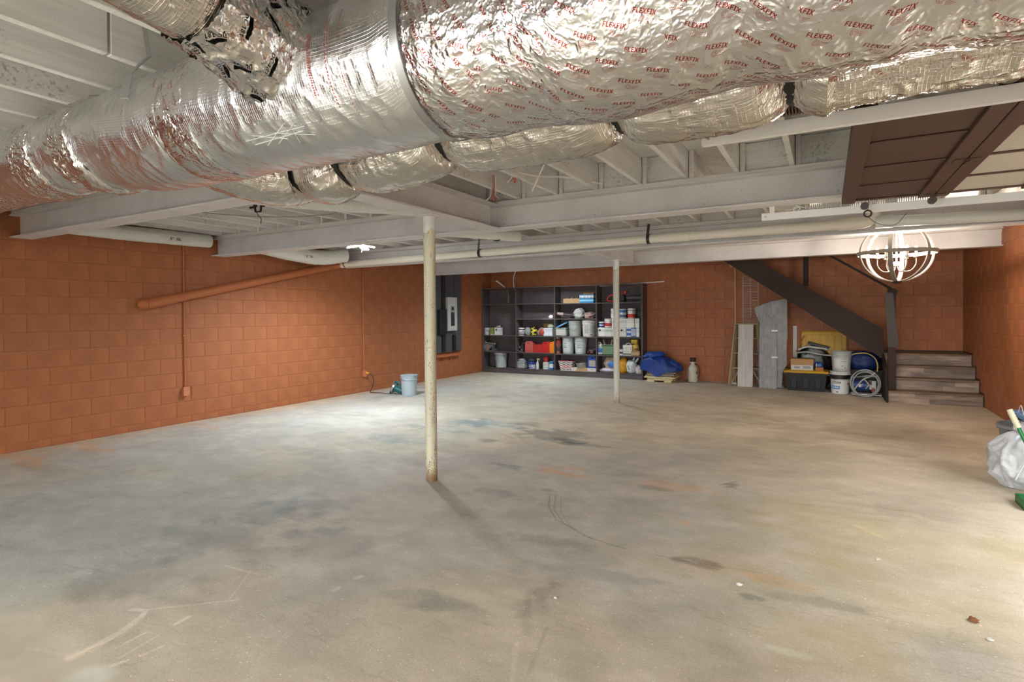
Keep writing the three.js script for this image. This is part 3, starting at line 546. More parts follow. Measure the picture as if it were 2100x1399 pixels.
{
  const P = (px, py, z = -7.25) => onZ(px, py, z), z = -7.25;
  const t = thing('drain_pipe', 'cream plastic drain pipe strapped along a white beam', 'pipe');
  const a = V(-7.60, 2.385, -7.27), b = V(-1.95, 2.438, z), c = V(0.22, 2.44, z), e = V(0.42, 2.455, z);
  mesh('pipe_run', [cyl(a, b, pipeR, pipeR, 28), cyl(b, V(0.28, 2.44, z), pipeR, pipeR, 28)], pvc, t);
  mesh('coupling', [cyl([-1.80, 2.44, z], [-1.50, 2.44, z], 0.066, 0.066, 28)], pvc, t);
  mesh('coupling', [cyl([0.12, 2.44, z], [0.28, 2.44, z], 0.066, 0.066, 28)], pvc, t);
  mesh('coupling', [cyl([-7.60, 2.385, -7.27], [-7.45, 2.386, -7.27], 0.066, 0.066, 28)], pvc, t);
  mesh('elbow', [tube([[0.26, 2.44, z], [0.36, 2.445, z - 0.0], [0.44, 2.49, z], [0.46, 2.58, z - 0.02]], 0.062, 24, 20)], pvc, t);
  const u = thing('drain_pipe', 'pale blue white plastic pipe running on from the drain pipe elbow', 'pipe');
  mesh('pipe_run', [cyl([0.50, 2.435, z + 0.02], [XR - 0.01, 2.40, z + 0.02], pipeR, pipeR, 28)], pvcDaylightTint, u);
  mesh('coupling', [cyl([0.46, 2.436, z + 0.02], [0.62, 2.433, z + 0.02], 0.067, 0.067, 28)], pvcDaylightTint, u);
  for (const [x, y, lbl] of [[-2.02, 2.436, 'black strap hanging the cream drain pipe near its coupling'], [-4.62, 2.41, 'grey black folded strap hanging the cream drain pipe']]) {
    const s = thing('pipe_strap', lbl, 'strap');
    mesh('loop', duct2Ring(x, y, z, pipeR + 0.004, 0.04, 0.003), black, s);
    mesh('hanger', [bar([x - 0.005, y + 0.04, z + 0.045], [x + 0.015, 2.625, z + 0.05], 0.035, 0.003, 0.0005)], x < -3 ? M(0x55585a, 0.5) : black, s);
  }
  const o = thing('waste_pipe', 'orange painted pipe sloping down along the orange wall', 'pipe');
  const p0 = onX(300, 624, -7.66), p1 = onX(682, 546, -7.66);
  mesh('pipe_run', [cyl(p0, p1, 0.062, 0.062, 28)], orange, o);
  const dir = p1.clone().sub(p0).normalize();
  mesh('coupling', [cyl(p0.clone().addScaledVector(dir, 0.10), p0.clone().addScaledVector(dir, 0.35), 0.070, 0.070, 28)], orange, o);
  mesh('elbow', [tube([p0.clone().add(V(-0.084, 0, 0.02)), p0.clone().add(V(-0.045, 0, 0)), p0.clone().add(V(0, 0.0, 0.0)).addScaledVector(dir, 0.06), p0.clone().addScaledVector(dir, 0.14)], 0.069, 20, 24)], orange, o);
  mesh('upper_elbow', [tube([p1.clone().addScaledVector(dir, -0.12), p1.clone().addScaledVector(dir, 0.02), V(-7.58, 2.385, -7.27), V(-7.45, 2.386, -7.27)], 0.068, 20, 24)], orange, o);
}
// conduits with outlet boxes on the left wall
function conduit(zc, yTop, yBox, label, blank) {
  const t = thing('wall_conduit', label, 'conduit', [XL, 0, zc]);
  mesh('tube', [cyl([0.016, yBox + 0.05, 0], [0.016, yTop, 0], 0.0115, 0.0115, 14)], orange, t);
  mesh('clip', [cbox(0, 0.03, 1.2, 1.225, -0.03, 0.03, 0.004)], orange, t);
  mesh('outlet_box', [cbox(0, 0.048, yBox - 0.058, yBox + 0.058, -0.038, 0.038, 0.006)], orange, t);
  mesh('cover_plate', [cbox(0.048, 0.053, yBox - 0.062, yBox + 0.062, -0.042, 0.042, 0.003)], M(0xc07a58, 0.45), t);
  return t;
}
conduit(-4.53, JOIST, 0.44, 'orange painted conduit running down past the sloping pipe to a blank box', true);
conduit(-7.96, BEAM_TOP, 0.36, 'orange painted conduit running down to the outlet with the yellow plug', false);
{
  const t = thing('power_cord', 'dark extension cord with a yellow plug trailing from the outlet to the saw', 'cord');
  const z = -7.96, cord = M(0x2a2320, 0.5);
  mesh('plug', [at(lathe([[0.001, 0], [0.020, 0.0], [0.024, 0.02], [0.022, 0.045], [0.012, 0.055], [0.010, 0.085], [0.001, 0.086]], 16), XL + 0.054, 0.37, z - 0.01, 0, 0, -Math.PI / 2)], M(0xe0a52c, 0.4), t);
  const a = onFloor(757, 804), e = onFloor(790, 802);
  mesh('cable', [tube([[XL + 0.14, 0.37, z - 0.01], [XL + 0.20, 0.31, z - 0.04], [XL + 0.19, 0.15, z - 0.06], [XL + 0.16, 0.012, z - 0.01], [XL + 0.22, 0.008, z + 0.02], [XL + 0.45, 0.008, z - 0.03], [-7.05, 0.008, -7.98], [-6.98, 0.03, -7.99]], 0.007, 90, 8)], cord, t);
}
function wire(label, pts, r, m, name = 'ceiling_wire') { return single(name, label, 'wire', tube(pts, r, 60, 6), m); }
wire('white cable drooping under the joists near the black bracket', [[-6.35, 2.64, -3.1], [-6.0, 2.60, -3.4], [-5.6, 2.57, -3.9], [-5.2, 2.58, -4.3], [-4.9, 2.63, -4.6]], 0.005, M(0x8d8d88, 0.5));
wire('loose white cable crossing the joists right of the short beam', [[-2.45, 2.72, -3.9], [-2.2, 2.66, -4.3], [-2.0, 2.68, -4.6], [-1.80, 2.66, -4.90]], 0.007, white);
wire('frayed white cable hanging in front of the joist blocking', [[-1.95, 2.85, -4.2], [-2.1, 2.72, -4.3], [-2.2, 2.60, -4.35], [-2.26, 2.55, -4.4]], 0.007, white);
wire('pink tubing running along a joist above the big duct', [[-4.02, 2.68, 0.8], [-4.02, 2.675, -0.6], [-4.02, 2.67, -1.8], [-4.02, 2.67, -2.5]], 0.012, M(0xc58f92, 0.5));
wire('yellow cable looped over a joist', [[-2.1, 2.70, -0.55], [-2.36, 2.60, -0.62], [-2.46, 2.60, -0.74], [-2.44, 2.68, -0.86], [-2.40, 2.80, -0.90]], 0.012, M(0xd9a521, 0.5));
{
  const red = M(0xc2604f, 0.5);
  for (const [x, y, z, lbl] of [[-2.32, 2.60, -4.2, 'bunch of red and white wire ends hanging under the sagging duct'], [-2.655, 2.52, -4.4, 'lower bunch of red wire ends hanging beside the short beam']]) {
    const t = thing('wire_bundle', lbl, 'wire', [x, y, z]);
    for (let i = 0; i < 4; i++) mesh('wire_end', [tube([[0.02 * i - 0.02, JOIST - y + 0.1, 0.01 * i], [0.02 * i - 0.02, 0.22, 0.01 * i], [0.015 * i - 0.02, 0.10, 0], [0.02 * i - 0.03, 0.03, 0.01], [0.05 * i - 0.08, 0.0, 0.03 * (i % 2)]], 0.004, 24, 6)], i % 3 ? red : white, t);
    mesh('wire_nut', [cyl([0, -0.01, 0], [0, 0.03, 0.01], 0.010, 0.006, 10)], red, t);
  }
  const k = onPlane(528, 428, 'y', 2.58), t = thing('ceiling_bracket', 'small black bracket with a dangling wire under the joists', 'bracket', [k.x, k.y, k.z]);
  mesh('arm', [bar([-0.12, 0.02, 0], [-0.03, 0.02, 0], 0.02, 0.02), bar([-0.04, 0.02, 0], [-0.03, -0.03, 0], 0.02, 0.012), bar([-0.035, -0.03, 0], [0.05, -0.035, 0], 0.02, 0.014), bar([0.05, -0.035, 0], [0.06, 0.02, 0], 0.02, 0.012), bar([0.05, 0.02, 0], [0.11, 0.02, 0], 0.02, 0.02)], black, t);
  mesh('base', [cbox(-0.05, -0.02, 0.02, 0.052, -0.015, 0.015)], black, t);
  mesh('wire', [tube([[-0.02, -0.03, 0], [0.02, -0.08, 0], [0.07, -0.11, 0.01], [0.05, -0.16, 0]], 0.004, 24, 6)], black, t);
}

// ---------------------------------------------------------------- raised overhead door with its tracks and springs
const brown = M(0x4f372c, 0.55), brownDark = M(0x4a332a, 0.5), paleSkin = new THREE.MeshPhysicalMaterial({ color: 0xcfc8ba, roughness: 0.5, transmission: 0.25, thickness: 0 });
{
  const zn = -2.74, zf = -4.98, y0 = 2.285, y1d = 2.335;
  const d = thing('garage_door', 'raised overhead door with a brown top section and pale lower panels', 'door');
  const secs = [[0.10, 0.66], [0.665, 1.225], [1.23, 1.79]];
  secs.forEach(([xa, xb], i) => {
    const s = mesh('door_section', [cbox(xa + 0.01, xb - 0.01, y0 + 0.022, y0 + 0.028, zf + 0.01, zn - 0.01, 0.001)], i ? paleSkin : brown, d);
    mesh('end_stile', [cbox(xa, xa + 0.085, y0, y1d, zf, zn, 0.003)], brown, s);
    mesh('end_stile', [cbox(xb - 0.085, xb, y0, y1d, zf, zn, 0.003)], brown, s);
    for (let k = 0; k < 5; k++) { const z = zf + 0.006 + (zn - zf - 0.05) * k / 4; mesh('rail', [cbox(xa + 0.088, xb - 0.088, y0 + 0.013, y0 + 0.0215, z, z + (k % 4 ? 0.03 : 0.045), 0.003)], i ? brown : brownDark, s); }
  });
  for (const [x, z] of [[0.6625, -3.86], [0.6625, -4.90], [1.2275, -3.86], [1.2275, -4.90]]) mesh('hinge', [cbox(x - 0.06, x + 0.06, y0 - 0.006, y0, z - 0.035, z + 0.035, 0.002), cyl([x, y0 - 0.012, z - 0.035], [x, y0 - 0.012, z + 0.035], 0.010, 0.010, 10)], brownDark, d);
  for (const [x, z] of [[0.25, zf - 0.03], [0.6625, zf - 0.03], [1.2275, zf - 0.03]]) mesh('roller', [cyl([x, y0 - 0.02, z - 0.02], [x, y0 - 0.02, z + 0.03], 0.026, 0.026, 18)], M(0x57504c, 0.5, 0.3), d);
  const trk = (zc, label, near) => {
    const t = thing('door_track', label, 'track');
    const w = near ? 1 : -1, yb = near ? 2.232 : 2.235, xa = near ? -0.50 : -0.475;
    mesh('channel', [cbox(xa, XR - 0.02, yb, yb + 0.058, zc - 0.002, zc + 0.002, 0.0005), cbox(xa, XR - 0.02, yb, yb + 0.004, zc - 0.03, zc, 0.0005), cbox(xa, XR - 0.02, yb + 0.054, yb + 0.058, zc - 0.03, zc, 0.0005)], white, t);
    mesh('bolt', [cyl([xa + 0.03, yb + 0.03, zc - 0.006], [xa + 0.03, yb + 0.03, zc + 0.006], 0.008, 0.008, 10)], galv, t);
    mesh('hanger', [cbox(xa + 0.06, xa + 0.10, yb + 0.055, JOIST - 0.001, zc - 0.006, zc - 0.002, 0.0005)], white, t); mesh('hanger', [cbox(XR - 0.6, XR - 0.56, yb + 0.055, JOIST - 0.001, zc - 0.006, zc - 0.002, 0.0005)], white, t);
    return t;
  };
  trk(-2.68, 'white steel door track beside the brown coil spring', true);
  trk(-5.13, 'white steel door track beside the white coil spring', false);
  const spring = (xa, xb, y, z, r, turns, m, label, hook) => {
    const t = thing('door_spring', label, 'spring'), pts = [], n = turns * 10;
    for (let i = 0; i <= n; i++) { const a = i / 10 * Math.PI * 2, x = xa + (xb - xa) * i / n; pts.push(V(x, y + Math.cos(a) * r, z + Math.sin(a) * r)); }
    class Coil extends THREE.Curve { getPoint(u) { const a = u * turns * Math.PI * 2; return V(xa + (xb - xa) * u, y + Math.cos(a) * r, z + Math.sin(a) * r); } }
    mesh('coil', norm(new THREE.TubeGeometry(new Coil(), n, r * 0.17, 5)), m, t);
    if (hook) mesh('hook', [tube([[xa - 0.15, y - 0.005, z], [xa - 0.09, y, z], [xa - 0.065, y + 0.025, z], [xa - 0.04, y, z], [xa - 0.065, y - 0.022, z], [xa - 0.09, y - 0.005, z], [xa - 0.03, y + 0.012, z], [xa, y, z]], 0.0045, 60, 6)], white, t);
    return t;
  };
  spring(-0.30, 0.46, 2.322, -2.64, 0.026, 62, M(0x6a5850, 0.45, 0.4), 'brown coil spring lying along the white door track', false);
  spring(-0.15, 0.75, 2.315, -5.16, 0.022, 62, M(0xd2d2ce, 0.5, 0.2), 'white painted coil spring with a hook above the white door track', true);
  const pu = thing('door_pulley', 'grey steel pulley wheel at the end of the brown spring', 'pulley');
  const wheel = lathe([[0.006, -0.008], [0.042, -0.010], [0.050, -0.012], [0.046, 0], [0.050, 0.012], [0.042, 0.010], [0.006, 0.008], [0.006, -0.008]], 36); wheel.rotateX(Math.PI / 2);
  mesh('wheel', at(wheel, 0.575, 2.335, -2.64), M(0x76726c, 0.4, 0.6), pu);
  mesh('axle', [cyl([0.575, 2.335, -2.66], [0.575, 2.335, -2.61], 0.007, 0.007, 12)], galv, pu);
  mesh('yoke', [cbox(0.47, 0.575, 2.326, 0.344 + 2, -2.656, -2.652, 0.0005)], M(0x4b4038, 0.5, 0.4), pu);
  const pr = thing('door_pulley', 'small dark ring pulley hanging on a cable under the brown door section', 'pulley');
  const tor = norm(new THREE.TorusGeometry(0.024, 0.006, 8, 24)); mesh('ring', at(tor, 0.27, 2.205, -5.0), M(0x3a3532, 0.45, 0.4), pr);
  mesh('cable', [tube([[0.27, 2.23, -5.0], [0.275, 2.27, -5.0], [0.28, 2.33, -5.02]], 0.002, 12, 5)], black, pr); mesh('cable', [tube([[0.27, 2.18, -5.0], [0.34, 2.13, -5.05], [0.45, 2.12, -5.08], [0.52, 2.20, -5.1]], 0.002, 24, 5)], black, pr);
}

// ---------------------------------------------------------------- lamps
const glow = (c, i) => new THREE.MeshStandardMaterial({ color: 0xffffff, emissive: c, emissiveIntensity: i, roughness: 0.5 });
function ledLamp(x, y, z, label, power) {
  const t = thing('ceiling_lamp', label, 'lamp', [x, y, z]);
  mesh('socket', [cyl([0, 0.03, 0], [0, JOIST - y - 0.001, 0], 0.03, 0.03, 18), cyl([0, 0.0, 0], [0, 0.03, 0], 0.05, 0.03, 18)], white, t);
  for (let k = 0; k < 3; k++) {
    const g = cbox(0.05, 0.21, -0.010, 0.012, -0.055, 0.055, 0.006); const m = new THREE.Matrix4().makeRotationFromEuler(new THREE.Euler(0, k * 2.094, -0.18, 'YXZ'));
    const o = mesh('led_panel', g.applyMatrix4(m), glow(0xf4faff, 14), t, 'glowing white panel');
  }
  mesh('pull_chain', [cyl([0.015, -0.10, 0.02], [0.015, 0.0, 0.02], 0.002, 0.002, 5)], white, t);
  const L = new THREE.SpotLight(0xf3f8ff, power, 0, 1.42, 0.5, 2); L.position.set(0, -0.05, 0); L.target.position.set(0, -1, 0); L.castShadow = true; L.shadow.radius = 6; t.add(L); t.add(L.target);
  return t;
}
ledLamp(-5.94, 2.495, -6.1, 'bright white lamp with three glowing panels under the joists', LED_POWER);
ledLamp(-5.55, 2.53, -11.0, 'white lamp hidden above the beam in front of the shelves', LED_POWER * 0.5);

// ---------------------------------------------------------------- electrical panel on its dark board
{
  const t = thing('plywood_board', 'charcoal painted board with dark conduits on the orange wall', 'board', [XL, 0, -10.68]);
  const char = M(0x4a4a4e, 0.6), charB = M(0x1c1a1b, 0.5);
  mesh('board', [cbox(0.002, 0.045, 0.60, 2.63, -0.50, 0.50, 0.004)], char, t);
  mesh('board_overlay', [cbox(0.045, 0.068, 0.62, 2.63, -0.50, -0.24, 0.004)], char, t);
  mesh('shelf_lip', [cbox(0.002, 0.10, 0.50, 0.56, -0.46, 0.50, 0.004)], orange, t);
  for (const [z, a, b] of [[0.22, 0.62, 2.6], [-0.19, 0.62, 1.0]]) mesh('conduit', [cbox(0.046, 0.10, a, b, z - 0.045, z + 0.045, 0.008)], charB, t);
  mesh('junction_box', [cbox(0.046, 0.125, 1.02, 1.60, 0.16, 0.42, 0.006)], charB, t);
  for (const z of [-0.36, -0.10, 0.2, 0.4]) mesh('peg', [cbox(0.03, 0.05, 0.42, 0.50, z - 0.012, z + 0.012, 0.003)], orange, t);
  const p = thing('breaker_panel', 'pale grey breaker panel with rows of black switches', 'breaker panel', [XL + 0.046, 0, -10.70]);
  const lg = M(0xb9bab6, 0.45);
  const cov = mesh('cover', [cbox(0.0, 0.10, 1.10, 1.88, -0.20, 0.16, 0.006)], lg, p);
  mesh('door_frame', [cbox(0.10, 0.106, 1.18, 1.70, -0.11, 0.10, 0.003)], M(0xc8c9c5, 0.45), p);
  mesh('deadfront', [cbox(0.106, 0.109, 1.20, 1.68, -0.09, 0.08, 0.002)], M(0x8f908d, 0.5), p);
  for (let r = 0; r < 12; r++) for (const s of [-1, 1]) mesh('breaker_switch', [cbox(0.109, 0.119, 1.22 + r * 0.026, 1.241 + r * 0.026, s * 0.035 - 0.030, s * 0.035 + 0.026, 0.002)], black, cov);
  mesh('main_switch', [cbox(0.109, 0.121, 1.58, 1.65, -0.03, 0.03, 0.003)], black, p);
}

// ---------------------------------------------------------------- bookcase
const SZ = -12.2, SD = 0.345, SXL = -7.735, SXR = -3.575;
const shelfTex = dataTex(512, 512, (u, v, c) => { const a = tn2(u * 6, v * 96, 96), b = tfbm(u, v, 5, 4), k = 0.31 + 0.05 * (a - 0.5) + 0.08 * (b - 0.5); c[0] = k * 1.04; c[1] = k * 0.95; c[2] = k * 0.95; }, true, [0.8, 0.8]);
const shelfMat = new THREE.MeshStandardMaterial({ map: shelfTex, roughness: 0.5 });
const shelfBack = new THREE.MeshStandardMaterial({ map: shelfTex, color: new THREE.Color(1.05, 1.03, 1.06), roughness: 0.65 });
const uprights = [SXL, -6.745, -5.685, -4.628, SXR], levels = [[0.12, 0.53, 0.945, 1.735], [0.12, 0.53, 0.94, 1.36, 1.735], [0.12, 0.52, 0.935, 1.36, 1.725], [0.12, 0.52, 0.945, 1.725]];
{
  const t = thing('bookcase', 'long dark brown built-in bookcase full of paint cans and tools', 'bookcase');
  const zb = SZ - SD;
  mesh('back_panel', [cbox(SXL, SXR, 0.02, 2.10, zb - 0.008, zb, 0.001)], shelfBack, t);
  uprights.forEach((x, i) => mesh('upright', [cbox(i === 4 ? x : x - (i ? 0.012 : 0), i === 4 ? x + 0.028 : x + (i ? 0.012 : 0.026), 0.0, 2.115, zb, SZ + 0.002, 0.002)], shelfMat, t));
  mesh('top_board', [cbox(SXL, SXR + 0.028, 2.115, 2.140, zb, SZ + 0.004, 0.002)], shelfMat, t);
  mesh('plinth', [cbox(SXL, SXR + 0.028, 0.012, 0.092, SZ - 0.02, SZ + 0.006, 0.003)], shelfMat, t);
  mesh('floor_trim', [cbox(SXL, SXR + 0.028, 0.0, 0.02, SZ + 0.006, SZ + 0.03, 0.003)], shelfMat, t);
  levels.forEach((L, c) => L.forEach((y, k) => mesh('shelf', [cbox(uprights[c] + 0.012, uprights[c + 1] - 0.0125, y - 0.022, y, zb, SZ, 0.002)], shelfMat, t)));
  mesh('cleat', [cbox(-6.0, -5.72, 1.36 - 0.02, 1.366, SZ, SZ + 0.008, 0.001)], M(0x6f6a6c, 0.5), t);
}
// the items on the shelves -------------------------------------------------------------------
const on = (px) => (z) => onZ(px, 690, z).x;
const sx = (px, z = SZ - 0.12) => onZ(px, 690, z).x;
const paper = M(0xdcdcd6, 0.6), greyPl = M(0xaab3b2, 0.5), greyPlB = M(0xa3acab, 0.5), tin = M(0xa9adab, 0.35, 0.7), wirem = M(0x9a9c9b, 0.35, 0.8), redPl = M(0xb02a25, 0.45), cardboard = M(0xb08a5c, 0.8), blueM = M(0x2a57a0, 0.5);
function labelTex(base, bands, txt, ink = '#333') {          // printed wrapper: bands [from, to, colour], lines of small print
  return canvasTex(256, 128, (g, w, h) => {
    g.fillStyle = base; g.fillRect(0, 0, w, h);
    for (const [a, b, c] of bands) { g.fillStyle = c; g.fillRect(0, a * h, w, (b - a) * h); }
    g.fillStyle = ink; for (let k = 0; k < 4; k++) { const x = k * w / 4 + 8; for (let j = 0; j < 4; j++) g.fillRect(x + 4, h * 0.2 + j * 11, 14 + (j * 13 + k * 7) % 26, 4); }
  });
}
const wrapCol = {};
function can(px, y, r, h, label, base, bands, opt = {}) {
  const z = opt.z ?? SZ - 0.06 - r, t = thing(opt.name ?? 'paint_can', label, opt.cat ?? 'can', [sx(px, z), y, z], opt.turn ?? rr(0, 6), opt.group);
  mesh('body', [lathe([[0.001, 0.002], [r, 0.0], [r + 0.002, 0.004], [r, 0.008], [r, h - 0.012], [r + 0.002, h - 0.008], [r + 0.002, h], [r - 0.006, h], [r - 0.008, h - 0.005], [0.001, h - 0.005]], 28)], tin, t);
  const g = new THREE.CylinderGeometry(r + 0.0008, r + 0.0008, h * 0.86, 28, 1, true); g.translate(0, h * 0.49, 0);
  mesh('paper_label', [g], new THREE.MeshStandardMaterial({ map: wrapCol[base + JSON.stringify(bands)] ??= labelTex(base, bands), roughness: 0.5, side: THREE.DoubleSide }), t);
  if (opt.handle) mesh('bail_handle', [norm(new THREE.TorusGeometry(r, 0.003, 6, 30, Math.PI).translate(0, h * 0.8, 0))], wirem, t);
  return t;
}
function boxCan(px, y, w, h, label, base, bands, opt = {}) {  // rectangular tin or carton, optional round cap on its front
  const d = opt.d ?? 0.14, z = opt.z ?? SZ - 0.04 - d / 2, t = thing(opt.name ?? 'square_tin', label, opt.cat ?? 'tin', [sx(px, z), y, z], opt.turn ?? 0, opt.group);
  const g = new RoundedBoxGeometry(w, h, d, 2, 0.008); g.translate(0, h / 2, 0);
  mesh('body', [g], new THREE.MeshStandardMaterial({ map: wrapCol['b' + base + JSON.stringify(bands)] ??= labelTex(base, bands), roughness: 0.45 }), t);
  if (opt.hole) mesh('spout_cap', [cyl([-w * 0.15, h * 0.72, d / 2], [-w * 0.15, h * 0.72, d / 2 + 0.006], 0.024, 0.022, 18)], black, t);
  if (opt.cap) mesh('screw_cap', [cyl([w * 0.15, h, 0], [w * 0.15, h + 0.022, 0], 0.022, 0.022, 14)], opt.cap === 1 ? white : M(opt.cap, 0.4), t);
  if (opt.handle) mesh('carry_handle', [tube([[-w * 0.3, h - 0.004, 0], [-w * 0.2, h + 0.03, 0], [w * 0.2, h + 0.03, 0], [w * 0.3, h - 0.004, 0]], 0.007, 20, 8)], white, t);
  return t;
}
function pail(pos, rTop, h, label, opt = {}) {               // five gallon pail with ribs, rim and wire handle
  const rb = rTop * 0.87, m = opt.mat ?? greyPl, t = thing(opt.name ?? 'bucket', label, 'bucket', pos, opt.turn ?? 0, opt.group), R = (f) => rb + (rTop - rb) * f;
  const prof = [[0.001, 0.004], [rb - 0.006, 0.0], [rb, 0.006]];
  const rib = (f) => { const y = f * h, r = R(f); prof.push([r, y - 0.006], [r + 0.008, y - 0.004], [r + 0.008, y + 0.004], [r, y + 0.006]); };
  prof.push([R(0.72), h * 0.72]); rib(0.78); rib(0.90); prof.push([R(0.97), h * 0.97], [R(1) + 0.010, h * 0.975], [R(1) + 0.010, h], [R(1), h + 0.002]);
  if (opt.lid) prof.push([R(1) - 0.010, h + 0.002], [R(1) - 0.014, h - 0.006], [0.001, h - 0.006]); else prof.push([R(1) - 0.004, h - 0.002], [rb - 0.004, 0.01], [0.001, 0.01]);
  const body = mesh('body', [lathe(prof, 44)], m, t);
  if (opt.collar) mesh('black_collar', [lathe([[R(0.66) + 0.002, h * 0.66], [R(0.8) + 0.010, h * 0.68], [R(0.8) + 0.012, h * 0.84], [R(0.84) + 0.003, h * 0.85]], 44)], black, t);
  if (opt.label) { const a = opt.labelArc ?? 2.0, y0 = opt.ly?.[0] ?? 0.15, y1 = opt.ly?.[1] ?? 0.66, g = new THREE.CylinderGeometry(R(y1) + 0.0012, R(y0) + 0.0012, (y1 - y0) * h, 24, 1, true, (opt.labelAt ?? 0) - a / 2, a); g.translate(0, (y0 + y1) / 2 * h, 0);
    mesh('label', [g], new THREE.MeshStandardMaterial({ map: opt.label, roughness: 0.5, side: THREE.DoubleSide }), body); }
  const ha = opt.handleAt ?? 0, dropAmt = opt.drop ?? 0.42, pts = []; for (let i = 0; i <= 12; i++) { const a = Math.PI * i / 12; pts.push([Math.cos(a) * (rTop + 0.012), h * 0.86 - Math.sin(a) * h * dropAmt, Math.sin(a) * (rTop * 0.42) + rTop * 0.62 * Math.sin(a)]); }
  if (opt.handle !== false) { const g = tube(pts, 0.0025, 30, 6); g.rotateY(ha); const wh = mesh('wire_handle', [g], wirem, t); mesh('handle_ear', [at(new THREE.CylinderGeometry(0.012, 0.012, 0.012, 12), Math.cos(-ha) * (rTop + 0.004), h * 0.86, Math.sin(-ha) * (rTop + 0.004), 0, 0, Math.PI / 2)], m, wh); mesh('handle_ear', [at(new THREE.CylinderGeometry(0.012, 0.012, 0.012, 12), -Math.cos(-ha) * (rTop + 0.004), h * 0.86, -Math.sin(-ha) * (rTop + 0.004), 0, 0, Math.PI / 2)], m, wh); }
  return t;
}
const printLabel = (base, blocks) => canvasTex(256, 256, (g, w, h) => { g.fillStyle = base; g.fillRect(0, 0, w, h); for (const [x, y, bw, bh, c] of blocks) { g.fillStyle = c; g.fillRect(x * w, y * h, bw * w, bh * h); } });
function jerry(px, y, w, h, d, label, m, opt = {}) {         // plastic fuel can with handle gap and spout
  const z = SZ - 0.05 - d / 2, t = thing('fuel_can', label, 'fuel can', [sx(px, z), y, z], opt.turn ?? 0);
  const s = new THREE.Shape(), a = w / 2, sh = h * (opt.shoulder ?? 0.72);
  s.moveTo(-a, 0); s.lineTo(a, 0); s.lineTo(a, sh); s.quadraticCurveTo(a, h * 0.93, a * 0.45, h * 0.96); s.lineTo(-a * 0.5, h * 0.96); s.quadraticCurveTo(-a, h * 0.93, -a, sh); s.closePath();
  const hole = new THREE.Path(), hy = h * 0.84; hole.moveTo(-a * 0.55, hy - h * 0.04); hole.lineTo(a * 0.25, hy - h * 0.04); hole.lineTo(a * 0.2, hy + h * 0.05); hole.lineTo(-a * 0.5, hy + h * 0.05); hole.closePath(); s.holes.push(hole);
  mesh('body', [norm(new THREE.ExtrudeGeometry(s, { depth: d - 0.03, bevelEnabled: true, bevelThickness: 0.015, bevelSize: 0.008, bevelSegments: 3 }).translate(0, 0, -d / 2 + 0.015))], m, t);
  mesh('spout', [cyl([a * 0.5, h * 0.9, 0], [a * 0.62, h * 1.03, 0], 0.026, 0.024, 16)], opt.cap ?? m, t);
  mesh('rib', [cbox(-a * 0.7, a * 0.7, h * 0.18, h * 0.22, d / 2 - 0.002, d / 2 + 0.006, 0.003), cbox(-a * 0.7, a * 0.7, h * 0.48, h * 0.52, d / 2 - 0.002, d / 2 + 0.006, 0.003)], m, t);
  return t;
}
function bag(px, y, w, h, d, label, m, opt = {}) {
  const z = opt.z ?? SZ - 0.06 - d / 2, t = thing(opt.name ?? 'bag', label, opt.cat ?? 'bag', [sx(px, z), y, z], opt.turn ?? 0);
  mesh('sack', [lump(w, h, d, opt.amp ?? 0.16, opt.freq ?? 2.6, opt.seed ?? px, 34, opt.crease ?? 0.8)], m, t);
  if (opt.ears) for (const s of [-1, 1]) mesh('handle_loop', [at(lump(w * 0.22, h * 0.55, d * 0.16, 0.2, 3, px + s, 18), s * w * 0.14 + w * 0.1, h * 0.72, 0, 0, 0, -0.55 - 0.1 * s)], m, t);
  return t;
}
const fade = M(0xb4544a, 0.6), clear = new THREE.MeshPhysicalMaterial({ color: 0xd5dbd8, roughness: 0.25, transmission: 0.45, thickness: 0 });
